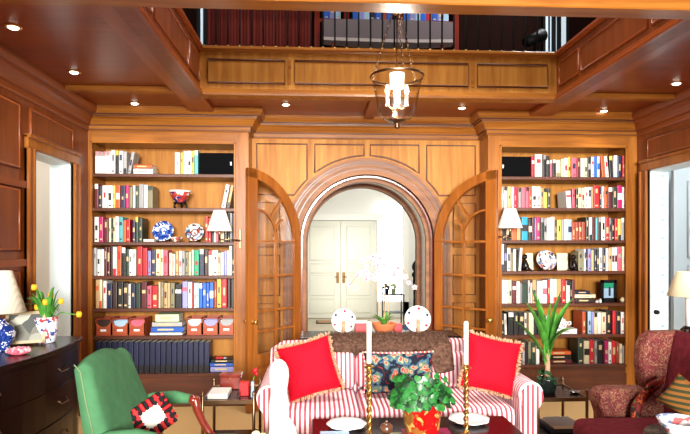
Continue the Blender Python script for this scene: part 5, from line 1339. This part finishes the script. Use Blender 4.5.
# ------------------------------------------------------------------ red wing chair (faces left)
t = thing('wing_armchair', 'deep red paisley wing armchair at the right before the doorway', 'armchair', (1.75, 2.6, 0))
m = MB(); m.box(1.39, 2.0, 2.22, 2.99, .16, .38, 0, b=.02); m.build('seat_base', PAIS, t)
m = MB(); m.box(1.37, 1.98, 2.33, 2.86, .385, .535, 0, b=.05); m.build('seat_cushion', SEATRED, t)
m = MB(); n = 12; rings = []
for k in range(n + 1):
    v = k / n; y = 2.26 + .7 * v; tp = .975 + .02 * sin(pi * v); sl = .12
    rings.append([(1.93, y, .38), (1.935, y, .6), (1.97, y, .8), (2.0, y, tp - .03), (2.03, y, tp), (2.1, y, tp - .01), (2.13, y, tp - .06), (2.06, y, .3)])
m.loft(rings, 0, True, True, True); m.build('backrest', SEATRED, t)
for y in (2.235, 2.985):
    m = MB(); pr = [(2.1, .55), (1.87, .6), (1.84, .68), (1.82, .78), (1.825, .88), (1.85, .945), (1.9, .972), (2.1, .975)]
    m.prism(pr, y - .055, y + .055, 'Y'); m.build('wing', PAIS, t, bevel=.03)
    m = MB(); pr = [(1.60, .3), (1.595, .5), (1.575, .56), (1.57, .61), (1.59, .645), (1.65, .655), (1.9, .65), (2.0, .6), (2.0, .3)]
    m.prism(pr, y - .07, y + .07, 'Y'); m.build('arm', PAIS, t, bevel=.03)
for x in (1.43, 1.95):
    for y in (2.27, 2.94):
        m = MB(); m.tube([(x, y, .165), (x, y, 0)], [.03, .02], 8); m.build('leg', WDARK, t)
CUSH = stripes('gold_green_stripe', (132, 84, 36), (52, 56, 32), 2, .026, .5)
throw_pillow(686, 400, 2.5, .2, .17, radians(30), CUSH, 'gold and green striped pillow in the red wing armchair', tilt=-.35, th=.05, name='striped_pillow', fringe=False, yaw=-.9)
SCARF = cells('paisley_shawl', [(0, (112, 28, 22)), (.3, (46, 20, 18)), (.56, (176, 80, 36)), (.68, (80, 84, 46)), (.78, (96, 30, 28))], 50)
m = MB(); rings = []
for k in range(13):
    f = k / 12; yy = 2.84 + .03 * sin(3 * f)
    xx = 1.845 - .13 * f + .012 * sin(7 * f); zz_ = .745 - .235 * f
    wv = .04 + .015 * sin(5 * f)
    rings.append([(xx - wv, yy - .012, zz_ - .02), (xx, yy - .03, zz_), (xx + wv, yy - .018, zz_ + .015), (xx + wv, yy - .006, zz_ + .012), (xx, yy - .016, zz_ - .004), (xx - wv, yy, zz_ - .024)])
m.loft(rings, 0, True, True, True)
for k in range(14):
    p = Vector(rings[-1][0]) .lerp(Vector(rings[-1][2]), k / 13); m.tube([p, p + Vector((-.01, -.005, -.035))], [.004, .003], 4, 0)
tag(m.build('shawl', SCARF), 'russet and green patterned shawl hanging inside the wing armchair', 'shawl')
# lamp behind the wing chair
x, Y = 2.50, 3.5
t = thing('lamp_table', 'dark table holding the buff-shaded lamp by the right doorway', 'table', (x, Y, 0))
m = MB(); m.lathe([(.001, .68), (.22, .68), (.225, .69), (.22, .70), (.001, .70)], (x, Y, 0), 30); m.build('table_top', WDARK, t)
m = MB(); m.lathe([(.12, 0), (.1, .03), (.03, .06), (.025, .4), (.04, .68)], (x, Y, 0), 18); m.build('pedestal', WDARK, t)
t = thing('table_lamp', 'lamp with buff shade and white column by the right doorway', 'lamp', (x, Y, .70))
zb, zt = zat(296, x, Y), zat(272, x, Y)
m = MB(); m.lathe([(.08, 0), (.09, .02), (.07, .08), (.09, .14), (.05, .2), (.03, .22), (.001, .22)], (x, Y, .7), 24); m.build('lamp_base', WDARK, t)
m = MB(); m.lathe([(.024, .22), (.024, zb - .7 + .03), (.001, zb - .7 + .03)], (x, Y, .7), 16); m.build('column', PORC, t)
m = MB(); m.lathe([(.075, zt - zb), (.135, 0), (.133, 0), (.073, zt - zb)], (x + .0, Y, zb), 32, cap=False); m.build('lamp_shade', SHADER, t)
# foreground table with bowl
x, Y = 1.285, 1.85
t = thing('end_table', 'dark end table at the lower right carrying the porcelain bowl', 'table', (x + .1, Y, 0))
m = MB(); m.lathe([(.001, .755), (.16, .755), (.165, .765), (.16, .775), (.001, .775)], (x + .06, Y, 0), 30); m.build('table_top', WDARK, t)
m = MB(); m.lathe([(.13, 0), (.11, .03), (.03, .06), (.025, .5), (.05, .755)], (x + .06, Y, 0), 18); m.build('pedestal', WDARK, t)
m = MB(); bowl(m, x + .005, Y, .7755, .078, .062, 0, .5)
tag(m.build('porcelain_bowl', cells('white_blue_bowl_china', [(0, (238, 240, 244)), (.6, (120, 140, 180)), (.74, (236, 238, 242)), (.92, (200, 110, 110))], 40, .15)), 'white and blue porcelain bowl at the lower right corner on end table', 'bowl')

# ------------------------------------------------------------------ lights, world, camera
def area(name, loc, tgt, sx, sy, e, col=(1, 1, 1), spread=None):
    l = bpy.data.lights.new(name, 'AREA'); l.shape = 'RECTANGLE'; l.size = sx; l.size_y = sy; l.energy = e; l.color = col
    if spread: l.spread = radians(spread)
    o = bpy.data.objects.new(name, l); COL.objects.link(o); o.location = loc
    o.rotation_euler = (Vector(tgt) - Vector(loc)).to_track_quat('-Z', 'Y').to_euler()
    return o
area('frontal_fill', (.45, -5.0, 2.3), (.5, 5.0, 1.9), 3.0, 1.4, 330, (1, .97, .91), 70)  # added frontal area light behind the camera; no window is built there
area('light_well_fill', (.5, 3.0, 5.3), (.5, 3.4, 0), 2.0, 1.2, 60, (1, .96, .9), 100)  # added area light under the closed gallery ceiling; no skylight is built
area('hall_daylight', (.6, 8.5, 2.78), (.6, 8.5, 0), 2.4, 3.0, 24, (.98, 1, .97))
area('hall_front_daylight', (.5, 6.2, 3.0), (.5, 11, 1.4), 2.4, .6, 20, (.98, 1, .97))
area('hall_wall_fill', (1.8, 9.0, 2.0), (.3, 11, 2.7), .8, .8, 20, (1, 1, .98))  # added to brighten the upper hall wall; no transom is built
area('gallery_daylight', (2.6, 5.6, 4.7), (0, 6.3, 3.9), .8, 1.0, 32, (.95, .97, 1))
area('left_room_daylight', (-2.85, 4.0, 2.75), (-2.85, 4.2, 0), 1.0, 2.0, 30, (1, .98, .92))
area('right_room_daylight', (4.2, 4.0, 2.75), (4.2, 4.2, 0), 1.4, 2.2, 50, (.92, .97, 1))
w = bpy.data.worlds.new('World'); S.world = w; w.use_nodes = True
bg = w.node_tree.nodes['Background']; bg.inputs[0].default_value = (1, .95, .88, 1); bg.inputs[1].default_value = .16

cam = bpy.data.cameras.new('camera'); co = bpy.data.objects.new('camera', cam); COL.objects.link(co)
co.location = (0, 0, EYE); co.rotation_euler = (pi / 2, 0, -TH)
cam.sensor_width = 36; cam.sensor_fit = 'HORIZONTAL'; cam.lens = F / 690 * 36; cam.shift_y = 30 / 690; cam.clip_start = .05
S.camera = co
S.view_settings.view_transform = 'Standard'; S.view_settings.look = 'None'; S.view_settings.gamma = 1
S.view_settings.use_curve_mapping = False; S.view_settings.exposure = .15
try:
    S.cycles.use_denoising = True; S.cycles.max_bounces = 8
except Exception: pass
